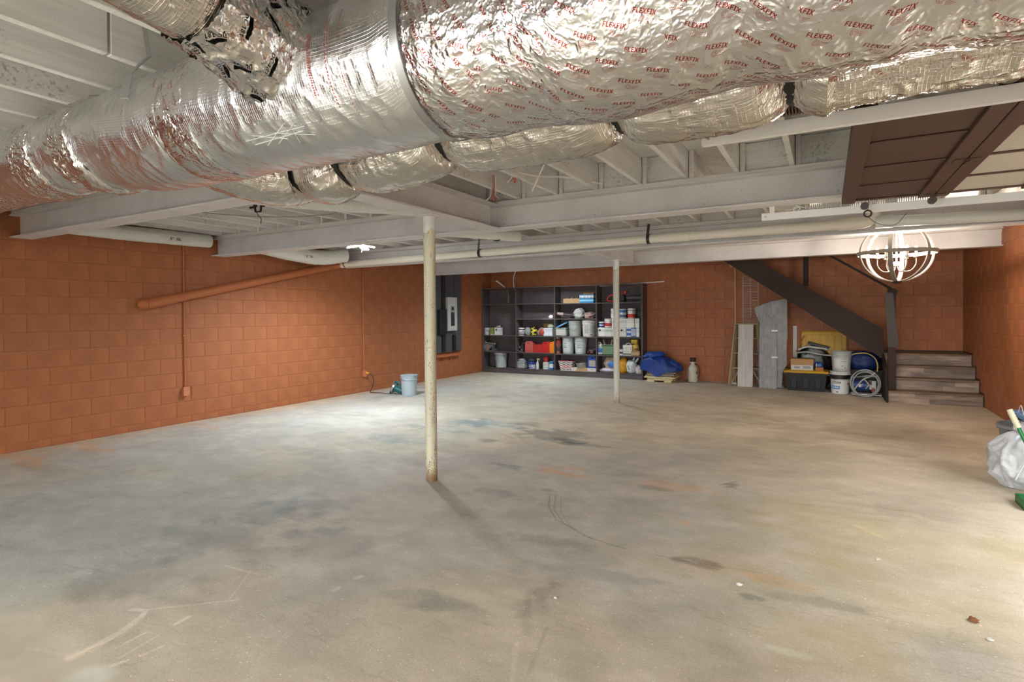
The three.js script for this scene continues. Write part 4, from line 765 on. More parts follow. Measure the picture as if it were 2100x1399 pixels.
// column 1
{ const L = levels[0];
  can(999.7, L[2], 0.082, 0.19, 'grey paint can with its wire handle standing up', '#b4b7b6', [[0.35, 0.5, '#8f9392']], { handle: true, turn: 0 });
  boxCan(1011, L[2], 0.10, 0.19, 'narrow white tin with a leafy green label', '#d9ddd4', [[0.0, 0.9, '#7f9a45']], { d: 0.12 });
  boxCan(1022.5, L[2], 0.165, 0.195, 'white square tin with a brush on top and a black spot, alone in its bay', '#dcdddb', [[0.0, 0.04, '#aaa']], { hole: true, d: 0.15 });
  single('paint_brush', 'white handled brush lying on the white square tin', 'brush', [cyl([-0.05, 0.02, 0], [0.03, 0.035, 0.02], 0.010, 0.012, 10), cbox(0.02, 0.07, 0.012, 0.045, 0.0, 0.04, 0.006)], white, [sx(1022.5) + 0.0, L[2] + 0.20, SZ - 0.11]);
  const z = SZ - 0.16, t = thing('tile_saw', 'grey metal power tool with a long handle bar on the shelf', 'tool', [sx(1007, z), L[1], z]);
  const mt = M(0x8b9593, 0.3, 0.7);
  mesh('base', [cbox(-0.15, 0.14, 0.0, 0.03, -0.1, 0.1, 0.006), cbox(-0.13, -0.10, 0.03, 0.07, -0.1, 0.1), cbox(0.08, 0.11, 0.03, 0.07, -0.1, 0.1)], mt, t);
  mesh('motor', [cyl([-0.14, 0.13, 0.02], [0.10, 0.12, 0.02], 0.062, 0.058, 20), cyl([0.02, 0.12, 0.05], [0.02, 0.12, 0.10], 0.05, 0.04, 18)], mt, t);
  mesh('guard', [cyl([-0.06, 0.10, 0.09], [-0.06, 0.10, 0.105], 0.085, 0.085, 24)], M(0xa9b0ae, 0.25, 0.8), t);
  mesh('handle', [bar([-0.15, 0.215, 0.04], [0.14, 0.19, 0.04], 0.03, 0.022, 0.006), cyl([0.14, 0.19, 0.02], [0.14, 0.19, 0.06], 0.02, 0.02, 12), bar([-0.165, 0.30, 0.03], [-0.13, 0.19, 0.03], 0.025, 0.018, 0.005)], M(0xc3cac8, 0.3, 0.6), t);
  const zb = SZ - 0.17; const nest = pail([sx(1027.5, zb), L[0], zb], 0.155, 0.29, 'grey bucket with a second pale bucket nested in it, alone on the bottom shelf', { drop: 0.3 });
  mesh('nested_bucket', [lathe([[0.130, 0.27], [0.165, 0.345], [0.176, 0.345], [0.176, 0.372], [0.162, 0.375], [0.125, 0.28]], 40)], greyPlB, nest);
}
// column 2
{ const L = levels[1];
  single('white_rag', 'crumpled white rag on the thin upper shelf', 'rag', lump(0.12, 0.09, 0.1, 0.25, 4, 5, 24), M(0xd6d8d6, 0.85), [sx(1131), L[3], SZ - 0.1]);
  can(1070, L[2], 0.086, 0.20, 'paint can with a black and white striped label', '#e2e2df', [[0.1, 0.28, '#222'], [0.5, 0.62, '#2a2a2a'], [0.75, 0.95, '#333']], { turn: 0.3 });
  bag(1083, L[2] - 0.0, 0.15, 0.21, 0.16, 'grey green cloth bundle slumped beside the yellow and black bag', M(0x8b938d, 0.85), { name: 'cloth_bundle', cat: 'cloth' });
  bag(1095, L[2], 0.16, 0.205, 0.15, 'yellow and black crumpled product bag', new THREE.MeshStandardMaterial({ map: canvasTex(128, 128, (g) => { g.fillStyle = '#c9bb3e'; g.fillRect(0, 0, 128, 128); g.fillStyle = '#161616'; for (let k = 0; k < 9; k++) g.fillRect((k * 37) % 110, (k * 23) % 100, 26, 18); }), roughness: 0.4 }), { amp: 0.22 });
  const z = SZ - 0.12, t = thing('tool_roll', 'tan cone shaped bag with a red front', 'bag', [sx(1112, z), L[2], z]);
  mesh('cone', [lump(0.25, 0.19, 0.16, 0.2, 2.2, 77, 30)], M(0x8f7f6a, 0.85), t); mesh('red_front', [at(lump(0.13, 0.14, 0.08, 0.3, 3, 78, 22), 0.03, 0.02, 0.07)], M(0xa84038, 0.6), t);
  boxCan(1127, L[2], 0.24, 0.19, 'pale blue white carton with rags heaped on its lid', '#ccd3da', [[0.1, 0.2, '#aab4bd']], { d: 0.2, name: 'carton', cat: 'carton' });
  single('rag_heap', 'grey green rags heaped on the pale carton', 'rag', lump(0.16, 0.085, 0.12, 0.3, 4, 81, 24), M(0x9aa08f, 0.9), [sx(1130), L[2] + 0.191, SZ - 0.12]);
  single('cardboard_sheet', 'brown cardboard sheet standing behind the pale carton', 'cardboard', cbox(-0.12, 0.12, 0, 0.30, 0, 0.006, 0.001), cardboard, [sx(1124, SZ - 0.29), L[2], SZ - 0.29]);
  { const z = SZ - 0.13, p = thing('water_pump', 'small black pump with chrome fittings and a looped hose', 'pump', [sx(1071, z), L[1], z]);
    mesh('body', [cyl([0, 0.0, 0], [0, 0.16, 0], 0.075, 0.06, 20), cyl([0, 0.16, 0], [0, 0.21, 0], 0.035, 0.03, 16)], black, p);
    mesh('fitting', [cyl([-0.03, 0.12, 0.05], [-0.03, 0.12, 0.09], 0.02, 0.02, 12), cyl([0.01, 0.20, 0.0], [0.07, 0.23, 0.03], 0.013, 0.013, 10), cyl([0.02, 0.06, 0.06], [0.02, 0.06, 0.09], 0.016, 0.016, 12)], galv, p);
    mesh('grip', [bar([-0.07, 0.22, 0], [0.06, 0.27, 0], 0.02, 0.02, 0.005)], black, p);
    mesh('hose', [tube([[-0.13, 0.24, 0.06], [-0.14, 0.14, 0.08], [-0.09, 0.05, 0.10], [0.0, 0.02, 0.11], [0.07, 0.012, 0.10]], 0.008, 40, 8)], M(0x6d6d6f, 0.5), p); }
  jerry(1087.5, L[1], 0.21, 0.275, 0.17, 'faded red fuel can with a clipped shoulder', fade, { shoulder: 0.6, cap: fade });
  jerry(1106, L[1], 0.23, 0.20, 0.18, 'low wide bright red fuel can', redPl, { cap: redPl });
  jerry(1122, L[1], 0.175, 0.27, 0.16, 'tall bright red fuel can with a pale spout cap', M(0xb5241f, 0.4), { cap: M(0xc9b9b0, 0.5) });
  jerry(1133, L[1], 0.105, 0.27, 0.10, 'small orange fuel jug', M(0xe07a1a, 0.45), { shoulder: 0.65, cap: M(0xe07a1a, 0.45) });
  { const z = SZ - 0.15, w = 0.25, t2 = thing('clear_bin', 'clear grey plastic bin of loose supplies', 'bin', [sx(1070.5, z), L[0], z]);
    mesh('tub', [cbox(-w / 2 + 0.01, w / 2 - 0.01, 0, 0.15, -0.1, 0.1, 0.02)], M(0x9ba3a1, 0.4), t2); mesh('rim', [cbox(-w / 2, w / 2, 0.15, 0.17, -0.11, 0.11, 0.006)], M(0xb4bab8, 0.4), t2);
    mesh('supplies', [at(lump(0.2, 0.09, 0.16, 0.35, 5, 91, 26), 0, 0.165, 0)], M(0xa7a6b5, 0.6), t2); }
  { const z = SZ - 0.13, t2 = pail([sx(1091, z), L[0], z], 0.10, 0.18, 'small blue and white bucket with dark gloves on top', { mat: M(0x27459b, 0.5), label: printLabel('#cdd5e2', [[0.1, 0.1, 0.5, 0.2, '#27459b'], [0.1, 0.4, 0.8, 0.1, '#8a98b5'], [0.2, 0.6, 0.5, 0.3, '#4d66ad']]), labelArc: 3.0, ly: [0.05, 0.6] });
    mesh('gloves', [at(lump(0.17, 0.09, 0.14, 0.35, 5, 93, 26), 0, 0.17, 0)], M(0x3b4254, 0.8), t2); }
  { const z = SZ - 0.08, t2 = thing('spray_bottle', 'slim grey white trigger spray bottle', 'spray bottle', [sx(1102, z), L[0], z]);
    mesh('bottle', [lathe([[0.001, 0], [0.036, 0.0], [0.038, 0.01], [0.038, 0.12], [0.022, 0.17], [0.014, 0.19], [0.014, 0.21], [0.001, 0.21]], 20)], M(0xc5cbc7, 0.4), t2);
    mesh('trigger', [cbox(-0.02, 0.06, 0.235, 0.262, -0.012, 0.012, 0.004), cbox(-0.014, 0.014, 0.205, 0.24, -0.012, 0.012, 0.004), bar([0.035, 0.235, 0], [0.045, 0.19, 0], 0.01, 0.008)], M(0xb9a78c, 0.5), t2); }
  can(1120, L[0], 0.085, 0.19, 'plain pale paint can under the little red pail', '#c9cdc6', [[0.7, 0.8, '#a4aaa5']], { turn: 1 });
  { const z = SZ - 0.14, t2 = pail([sx(1120, z), L[0] + 0.1905, z], 0.068, 0.115, 'little red pail standing on a pale paint can', { mat: M(0xc0231f, 0.45), drop: 0.5 }); }
  boxCan(1132, L[0], 0.10, 0.21, 'tall blue and white carton beside the pale paint can', '#cfd8e2', [[0, 0.3, '#2f6ea3'], [0.75, 1, '#2f6ea3']], { d: 0.12, name: 'carton', cat: 'carton' });
}
// column 3
{ const L = levels[2];
  { const z = SZ - 0.16, t = thing('cardboard_tray', 'open low cardboard box with odds and ends', 'box', [sx(1176, z), L[4], z]);
    mesh('tray', [cbox(-0.215, 0.215, 0, 0.006, -0.1, 0.1), cbox(-0.215, 0.215, 0, 0.11, 0.094, 0.1), cbox(-0.215, 0.215, 0, 0.11, -0.1, -0.094), cbox(-0.215, -0.209, 0, 0.11, -0.1, 0.1), cbox(0.209, 0.215, 0, 0.11, -0.1, 0.1)], M(0xb39468, 0.8), t);
    for (let i = 0; i < 6; i++) mesh('loose_part', [cyl([-0.16 + i * 0.06, 0.06, 0.02], [-0.14 + i * 0.06, 0.125 + 0.01 * (i % 3), 0.03], 0.016, 0.012, 10)], i % 2 ? black : M(0x9a8f7a, 0.5), t); }
  boxCan(1206, L[4], 0.35, 0.195, 'bright blue printed box with white panels', '#2d8fc4', [[0.05, 0.45, '#1f6f9f'], [0.1, 0.38, '#dfe8ee'], [0.62, 0.8, '#8fd0ee']], { d: 0.19, name: 'printed_box', cat: 'box' });
  single('cardboard_sheet', 'folded brown cardboard lying on the blue printed box', 'cardboard', [cbox(-0.14, 0.13, 0, 0.035, -0.06, 0.06, 0.004), at(cbox(-0.14, 0.13, 0, 0.006, -0.06, 0.06, 0.001), 0, 0.045, 0, 0, 0.1, 0)], M(0x8d6a44, 0.8), [sx(1208), L[4] + 0.1955, SZ - 0.16]);
  { const z = SZ - 0.16, t = thing('leaf_blower', 'long handheld tool with a pinkish grey nozzle', 'tool', [sx(1158, z), L[3], z]);
    mesh('nozzle', [cyl([-0.24, 0.125, 0], [-0.02, 0.10, 0], 0.036, 0.045, 18)], M(0xa9958f, 0.5), t); mesh('shaft', [cyl([-0.02, 0.10, 0], [0.28, 0.055, 0], 0.032, 0.048, 18)], M(0x4d4545, 0.5), t); mesh('body', [cyl([0.18, 0.07, 0], [0.30, 0.062, 0.02], 0.06, 0.055, 18)], M(0x332c2c, 0.5), t); }
  bag(1188, L[3], 0.30, 0.235, 0.22, 'grey crumpled helmet shaped cloth', M(0xa9aba7, 0.8), { name: 'cloth_bundle', cat: 'cloth', amp: 0.22, crease: 1.3 });
  bag(1210, L[3], 0.26, 0.15, 0.18, 'crumpled wrapper in pink, black and silver', new THREE.MeshStandardMaterial({ map: canvasTex(128, 128, (g) => { g.fillStyle = '#8d8682'; g.fillRect(0, 0, 128, 128); for (let k = 0; k < 22; k++) { g.fillStyle = ['#b5726a', '#2a2727', '#c9c5c0'][k % 3]; g.fillRect((k * 41) % 118, (k * 29) % 118, 18, 12); } }), roughness: 0.4 }), { name: 'plastic_wrapper', cat: 'wrapper', amp: 0.3 });
  { const z = SZ - 0.15, t = thing('clear_tub', 'grey clear plastic tub with an inner label', 'tub', [sx(1153, z), L[2], z]);
    mesh('tub', [cbox(-0.145, 0.145, 0, 0.185, -0.11, 0.11, 0.025)], M(0xa9afa9, 0.4), t); mesh('rim', [cbox(-0.15, 0.15, 0.185, 0.205, -0.12, 0.12, 0.006)], M(0xbcc1bb, 0.4), t); mesh('label', [cbox(-0.09, 0.06, 0.03, 0.14, 0.1101, 0.1115, 0.0003)], M(0xb9b2a5, 0.6), t);
    single('blue_lid', 'pale blue plastic basin tilted on top of the clear tub', 'tub_lid', at(lathe([[0.001, 0.02], [0.14, 0.02], [0.155, 0.0], [0.165, 0.0], [0.165, 0.02], [0.15, 0.03], [0.001, 0.03]], 36), 0, 0, 0, 0, 0.15, 0.42), M(0x6ba0d0, 0.4), [sx(1155, z), L[2] + 0.27, z]); }  // the pale blue piece is a loose lid
  { const z = SZ - 0.175; pail([sx(1180, z), L[2], z], 0.160, 0.37, 'open grey bucket with a wire handle between the clear tub and labelled bucket', { mat: M(0x98a09a, 0.5) });
    pail([sx(1208.5, z), L[2], z], 0.168, 0.38, 'white bucket with small red warning print and a wrapped label', { mat: M(0xbfc1bb, 0.5), lid: true, label: printLabel('#c3c4bd', [[0.02, 0.05, 0.2, 0.14, '#a34b45'], [0.04, 0.25, 0.12, 0.2, '#b36b62'], [0.35, 0.1, 0.25, 0.7, '#a3a49c'], [0.66, 0.15, 0.3, 0.6, '#aeb0a8'], [0.72, 0.86, 0.08, 0.08, '#222']]), labelArc: 2.6, ly: [0.05, 0.8] }); }
  { const z = SZ - 0.10; bag(1145, L[1], 0.15, 0.42, 0.14, 'tall red, white and dark product bag standing upright', new THREE.MeshStandardMaterial({ map: canvasTex(128, 256, (g) => { g.fillStyle = '#6a4742'; g.fillRect(0, 0, 128, 256); for (let k = 0; k < 26; k++) { g.fillStyle = ['#c0c4c4', '#9c2f33', '#2d2a30', '#c98152'][k % 4]; g.fillRect((k * 47) % 116, (k * 61) % 236, 24, 22); } }), roughness: 0.35 }), { amp: 0.14, crease: 1.2 }); }
  { const z = SZ - 0.17, lb = () => printLabel('#c0c8c5', [[0.25, 0.1, 0.35, 0.05, '#4c5555'], [0.28, 0.32, 0.3, 0.05, '#5c6565'], [0.25, 0.5, 0.4, 0.06, '#5c6565'], [0.1, 0.7, 0.1, 0.05, '#8c9494']]);
    pail([sx(1165.5, z), L[1], z], 0.147, 0.415, 'pale grey lidded bucket next to the tall red and white bag', { lid: true, label: lb(), ly: [0.12, 0.68], labelArc: 2.2, labelAt: -0.2, handle: false });
    pail([sx(1191, z), L[1], z], 0.150, 0.405, 'pale grey lidded bucket with its wire handle hanging across the label', { lid: true, label: lb(), ly: [0.12, 0.68], labelArc: 2.2, labelAt: 0.2, drop: 0.32 }); }
  bag(1213, L[1], 0.20, 0.13, 0.14, 'small black, red and white crumpled package', new THREE.MeshStandardMaterial({ map: canvasTex(128, 128, (g) => { g.fillStyle = '#1c1a1b'; g.fillRect(0, 0, 128, 128); for (let k = 0; k < 14; k++) { g.fillStyle = ['#d8d6d4', '#b0232e'][k % 2]; g.fillRect((k * 53) % 116, (k * 37) % 116, 14, 12); } }), roughness: 0.35 }), { name: 'plastic_wrapper', cat: 'wrapper', amp: 0.35 });
  { const z = SZ - 0.15, t = thing('chevron_bin', 'fabric bin with red, grey and white zigzag stripes', 'bin', [sx(1163, z), L[0], z]);
    const cm = new THREE.MeshStandardMaterial({ map: canvasTex(256, 256, (g, w, h) => { const cs = ['#b8414c', '#dcdad6', '#55565c', '#dcdad6', '#4c4d54', '#dcdad6', '#a83a3a', '#e0ddd8']; g.fillStyle = '#dcdad6'; g.fillRect(0, 0, w, h); g.lineWidth = 19; for (let j = -3; j < 12; j++) { g.strokeStyle = cs[(j + 8) % 8]; g.beginPath(); for (let i = 0; i <= 24; i++) g.lineTo(i * w / 24, j * 22 + (i % 2 ? 0 : 26)); g.stroke(); } }), roughness: 0.85 });
    const g = new THREE.CylinderGeometry(0.262, 0.195, 0.235, 4, 1, true, Math.PI / 4); g.scale(1, 1, 0.62); g.translate(0, 0.1175, 0); cm.side = THREE.DoubleSide; mesh('fabric', [toCreasedNormals(g, 0.5)], cm, t);
    mesh('rim', [cbox(-0.188, 0.188, 0.225, 0.238, 0.108, 0.118, 0.002), cbox(-0.188, 0.188, 0.225, 0.238, -0.118, -0.108, 0.002)], M(0x9e3440, 0.7), t);
    mesh('contents', [at(lump(0.3, 0.06, 0.17, 0.3, 4, 95, 22), 0, 0.19, 0)], M(0x5a3a3a, 0.8), t); }
  boxCan(1200, L[0], 0.62, 0.085, 'long low white box on the bottom shelf', '#d5d3cb', [[0.0, 0.1, '#c2c0b6']], { d: 0.24, name: 'flat_box', cat: 'box' });
  { const z = SZ - 0.12, t = thing('metal_pan', 'shallow grey metal pan on the long white box', 'pan', [sx(1194, z), L[0] + 0.0855, z]); mesh('pan', [lathe([[0.001, 0.0], [0.13, 0.0], [0.16, 0.10], [0.172, 0.10], [0.172, 0.112], [0.155, 0.112], [0.125, 0.012], [0.001, 0.012]], 32)], M(0xa9aaa8, 0.3, 0.8), t); }
  single('cardboard_sheet', 'pointed brown cardboard piece leaning on the long white box', 'cardboard', at(extrude([[-0.15, 0], [0.15, 0], [0.12, 0.08], [0, 0.16], [-0.12, 0.08]], 0.006), 0, 0, 0, 0, -0.1, 0), M(0xb2946c, 0.8), [sx(1196), L[0], SZ - 0.012]);
  { const z = SZ - 0.10, t = thing('blue_jug', 'blue plastic jug with a printed label', 'jug', [sx(1215, z), L[0] + 0.0855, z]);
    const s = new THREE.Shape(); s.moveTo(-0.1, 0); s.lineTo(0.1, 0); s.lineTo(0.1, 0.2); s.quadraticCurveTo(0.1, 0.27, 0.05, 0.29); s.lineTo(-0.07, 0.29); s.quadraticCurveTo(-0.1, 0.27, -0.1, 0.2); s.closePath(); const hl = new THREE.Path(); hl.moveTo(-0.02, 0.21); hl.lineTo(0.06, 0.21); hl.lineTo(0.05, 0.255); hl.lineTo(-0.02, 0.255); hl.closePath(); s.holes.push(hl);
    mesh('body', [norm(new THREE.ExtrudeGeometry(s, { depth: 0.09, bevelEnabled: true, bevelThickness: 0.012, bevelSize: 0.008, bevelSegments: 2 }).translate(0, 0, -0.045))], M(0x1f49a0, 0.4), t);
    mesh('cap', [cyl([-0.05, 0.295, 0], [-0.05, 0.33, 0], 0.028, 0.028, 16)], M(0x1b3f8c, 0.4), t); mesh('label', [cbox(-0.07, 0.09, 0.04, 0.18, 0.0575, 0.059, 0.0003)], M(0xa9a39b, 0.5), t); }
}
// column 4
{ const L = levels[3];
  { const z = SZ - 0.16, t = thing('chainsaw', 'red and black chainsaw with its bar to the side', 'chainsaw', [sx(1265, z), L[3], z]); const rd = M(0xb8302a, 0.45);
    mesh('engine_body', [cbox(-0.02, 0.20, 0.02, 0.17, -0.07, 0.07, 0.02), cyl([0.06, 0.10, 0.06], [0.06, 0.10, 0.09], 0.055, 0.05, 18)], M(0x2b2526, 0.5), t);
    mesh('rear_handle', [tube([[-0.01, 0.15, 0], [-0.12, 0.165, 0], [-0.20, 0.12, 0], [-0.21, 0.05, 0], [-0.14, 0.03, 0], [-0.01, 0.05, 0]], 0.018, 40, 10)], rd, t);
    mesh('front_handle', [tube([[0.14, 0.16, 0.06], [0.16, 0.24, 0.05], [0.17, 0.26, 0.0], [0.16, 0.24, -0.05], [0.14, 0.16, -0.06]], 0.014, 30, 8)], rd, t); mesh('hand_guard', [cbox(0.19, 0.24, 0.19, 0.26, -0.05, 0.05, 0.01)], M(0xc4564c, 0.5), t);
    mesh('guide_bar', [cbox(0.22, 0.64, 0.065, 0.135, -0.008, 0.008, 0.006)], M(0x4d4d4d, 0.35, 0.6), t); mesh('chain', [cbox(0.22, 0.645, 0.135, 0.145, -0.010, 0.010, 0.003), cbox(0.22, 0.645, 0.055, 0.065, -0.010, 0.010, 0.003)], M(0x2a2a2a, 0.4, 0.6), t); }
  const h1 = 0.205, y1s = L[2], y2 = y1s + h1 + 0.001, y3 = y2 + 0.206 + 0.001;
  boxCan(1234.5, y1s, 0.178, h1, 'white square tin with a black spot under the small blue tub', '#d9dad4', [[0.2, 0.5, '#d2d4cd']], { hole: true });
  boxCan(1249.5, y1s, 0.178, h1, 'white tin with a pale green band under the red and white can', '#c9cebf', [[0.2, 0.42, '#a9bda6']], {});
  boxCan(1264.5, y1s, 0.165, h1, 'white square tin half hidden behind the grey white post', '#d8d8d2', [[0.2, 0.3, '#c5c5bf']], {});
  boxCan(1279, y1s, 0.172, h1, 'white square tin with a large black spot on the lowest row', '#c6cac6', [[0.0, 0.06, '#bbb']], { hole: true });
  boxCan(1291.5, y1s, 0.10, h1, 'narrow blue and white striped tin', '#d3dae6', [[0.1, 0.35, '#2d5da8'], [0.55, 0.85, '#3a68ad']], {});
  boxCan(1300.7, y1s, 0.108, h1, 'slate blue tin with a pale panel', '#5a6c9c', [[0.12, 0.88, '#a9b3c9']], {});
  boxCan(1309.5, y1s, 0.07, h1, 'slim white tin at the end of the lowest row', '#d9dbd8', [[0, 0.1, '#c2c6cc']], {});
  can(1233.5, y2, 0.065, 0.14, 'small blue tub with a white lid', '#24418a', [[0, 0.2, '#e2e2e0'], [0.5, 0.7, '#cfd4de']], { name: 'small_tub', cat: 'tub', z: SZ - 0.11 });
  can(1248.5, y2, 0.092, 0.21, 'red and white paint can on the second row', '#dddcd8', [[0.5, 0.9, '#b3282c']], { z: SZ - 0.11 });
  boxCan(1264, y2, 0.16, 0.206, 'white square tin in the second row behind the post', '#d7d8d2', [[0.3, 0.5, '#c6c8c0']], {});
  boxCan(1279, y2, 0.178, 0.206, 'white tin with faint grey lettering in the second row', '#c5c9c3', [[0.25, 0.4, '#b9bcb6']], {});
  boxCan(1294.5, y2, 0.18, 0.206, 'wide white tin under the tall red and white can', '#d8d8d0', [[0.1, 0.22, '#c3c4bb']], {});
  boxCan(1308.5, y2, 0.10, 0.206, 'narrow white tin next to the upright at the end of the second row', '#c0c6c0', [[0, 0.9, '#c9cdc6']], {});
  can(1261, y3, 0.085, 0.235, 'plain white can on the top row behind the post', '#d9d9d4', [[0.4, 0.5, '#c9c9c2']], { z: SZ - 0.11 });
  can(1278, y3, 0.082, 0.22, 'blue and white printed can on the top row', '#c5ccd8', [[0.05, 0.35, '#3a5f9f'], [0.6, 0.95, '#4a5f7f']], { z: SZ - 0.11 });
  can(1295.5, y3, 0.088, 0.23, 'red and white can on the top row', '#dcdad6', [[0.55, 0.98, '#b52a28'], [0.1, 0.2, '#777']], { z: SZ - 0.11 });
  { const z = SZ - 0.10, t = thing('cleaner_jug', 'clear jug half full of blue liquid', 'jug', [sx(1232, z), L[1], z]); mesh('body', [cbox(-0.065, 0.065, 0, 0.18, -0.055, 0.055, 0.02), at(lump(0.13, 0.09, 0.1, 0.1, 2, 3, 20), 0, 0.165, 0)], M(0xb3b8b6, 0.3), t); mesh('blue_label', [cbox(-0.055, 0.055, 0.06, 0.16, 0.055, 0.058, 0.001)], M(0x3c63a6, 0.5), t); mesh('grip', [tube([[0.02, 0.24, 0], [-0.03, 0.29, 0], [-0.06, 0.24, 0], [-0.05, 0.18, 0]], 0.014, 20, 8)], M(0xb9bdb9, 0.4), t); }
  { const z = SZ - 0.15, t = thing('green_bin', 'green plastic bin overflowing with hand tools', 'bin', [sx(1249.5, z), L[1], z]); mesh('tub', [cbox(-0.15, 0.15, 0, 0.22, -0.11, 0.11, 0.02)], M(0x64805f, 0.5), t); mesh('rim', [cbox(-0.16, 0.16, 0.22, 0.24, -0.12, 0.12, 0.006)], M(0x6d8a68, 0.5), t);
    for (let i = 0; i < 5; i++) mesh('hand_tool', [cyl([-0.1 + i * 0.05, 0.22, 0.02], [-0.14 + i * 0.07, 0.34 + 0.02 * (i % 2), 0.0], 0.016, 0.013, 10)], [M(0xc9b59a, 0.6), black, M(0x6b4a3a, 0.6)][i % 3], t); }
  can(1275, L[1], 0.068, 0.14, 'small white tub with a dark blue label', '#d5d6d2', [[0.35, 0.75, '#2a3558']], { name: 'small_tub', cat: 'tub', turn: 0 });
  boxCan(1288.5, L[1], 0.215, 0.24, 'white carton with a row of three pictures', '#d3d2ca', [[0.78, 0.92, '#5e5f57'], [0.6, 0.68, '#aaa']], { name: 'carton', cat: 'carton', handle: true });
  boxCan(1304.5, L[1], 0.20, 0.115, 'small kraft carton with a white label', '#9c7d52', [[0.3, 0.8, '#b59a70']], { name: 'carton', cat: 'carton', d: 0.16 });
  bag(1303, L[1] + 0.1155, 0.17, 0.16, 0.14, 'yellow and brown printed sack on the kraft carton', new THREE.MeshStandardMaterial({ map: canvasTex(128, 128, (g) => { g.fillStyle = '#c2a343'; g.fillRect(0, 0, 128, 128); for (let k = 0; k < 12; k++) { g.fillStyle = ['#4b3a20', '#d9cf9f'][k % 2]; g.fillRect((k * 43) % 112, (k * 31) % 112, 20, 12); } }), roughness: 0.5 }), { amp: 0.14 });
  boxCan(1302, L[1] + 0.277, 0.14, 0.085, 'yellow box topping the stack at the end of the shelf', '#c9a51f', [[0.5, 0.8, '#8f7418']], { name: 'printed_box', cat: 'box', d: 0.12 });
  bag(1247, L[0], 0.42, 0.10, 0.22, 'flat white and purple plastic sack on the bottom shelf', M(0xcfcbd8, 0.45), { amp: 0.14 });
  { const z = SZ - 0.16, t = thing('snack_pouch', 'blue, orange and white pouch resting on the flat white sack', 'bag', [sx(1252, z), L[0] + 0.085, z]); mesh('pouch', [lump(0.30, 0.26, 0.16, 0.18, 2.4, 41, 30)], M(0xb9a08a, 0.45), t); mesh('blue_panel', [at(lump(0.19, 0.15, 0.06, 0.1, 2, 42, 22), 0.05, 0.03, 0.07)], M(0x3f74b8, 0.45), t); }
  bag(1278.5, L[0], 0.22, 0.36, 0.18, 'upright yellow sack with a rolled top', M(0xc99422, 0.5), { amp: 0.12, crease: 1.0 });
  { const b = bag(1295.5, L[0], 0.23, 0.30, 0.22, 'knotted white grocery bag with dark lettering', M(0xc3ccd0, 0.45), { amp: 0.16, crease: 1.2, ears: true, z: SZ - 0.13 });
    const tx = new THREE.MeshStandardMaterial({ map: canvasTex(64, 64, (g) => { g.fillStyle = '#c3ccd0'; g.fillRect(0, 0, 64, 64); g.fillStyle = '#28303c'; for (let k = 0; k < 5; k++) g.fillRect(8 + k * 2, 8 + k * 10, 44 - k * 5, 6); }), roughness: 0.5 }); mesh('lettering', [at(new THREE.BoxGeometry(0.10, 0.13, 0.002), -0.03, 0.13, 0.108, -0.1, -0.1, 0.2)], tx, b); }
  single('white_rag', 'balled white and pink rag in the bottom corner of the shelf', 'rag', lump(0.14, 0.17, 0.13, 0.3, 4, 19, 26), M(0xcbbfba, 0.85), [sx(1310, SZ - 0.07), L[0], SZ - 0.07]);
}
// wires and tube above the bookcase
{
  const zb = backZ(-4) + 0.03;
  single('wall_tube', 'thin white tube fixed to the orange wall above the shelves', 'tube', cyl(onZ(1228, 587, -12.42), onZ(1362, 577.5, -12.42), 0.013, 0.013, 12), white);
  const t = thing('lamp_cord', 'slanting white cord connector above the shelves', 'cord'); const a = onZ(1018, 576, -12.3), b = onZ(1036, 590, -12.3);
  mesh('connector', [cyl(a, b, 0.02, 0.014, 10)], white, t); mesh('cable', [tube([onZ(960, 571, -12.35), onZ(985, 574, -12.35), onZ(1005, 573, -12.32), a], 0.008, 30, 6)], M(0x7d6a5c, 0.6), t); mesh('cable', [tube([b, onZ(1041, 598, -12.25), onZ(1043, 610, -12.23), onZ(1042, 621, -12.22)], 0.008, 30, 6)], M(0x7d6a5c, 0.6), t);
  wire('white cable dropping from the beam to the top of the shelves', [onZ(1060, 553, -10.1), onZ(1055, 562, -11.0), onZ(1053, 575, -11.8), onZ(1054, 590, -12.18)], 0.010, white, 'wall_cable');
  single('pull_string', 'thin pull string with a black knob in front of the shelves', 'string', [cyl(onZ(987.5, 535, -11.9), onZ(987.8, 598, -11.9), 0.003, 0.003, 5), cyl(onZ(987.8, 598, -11.9), onZ(988, 610, -11.9), 0.012, 0.012, 8)], M(0x6a625d, 0.6));
}

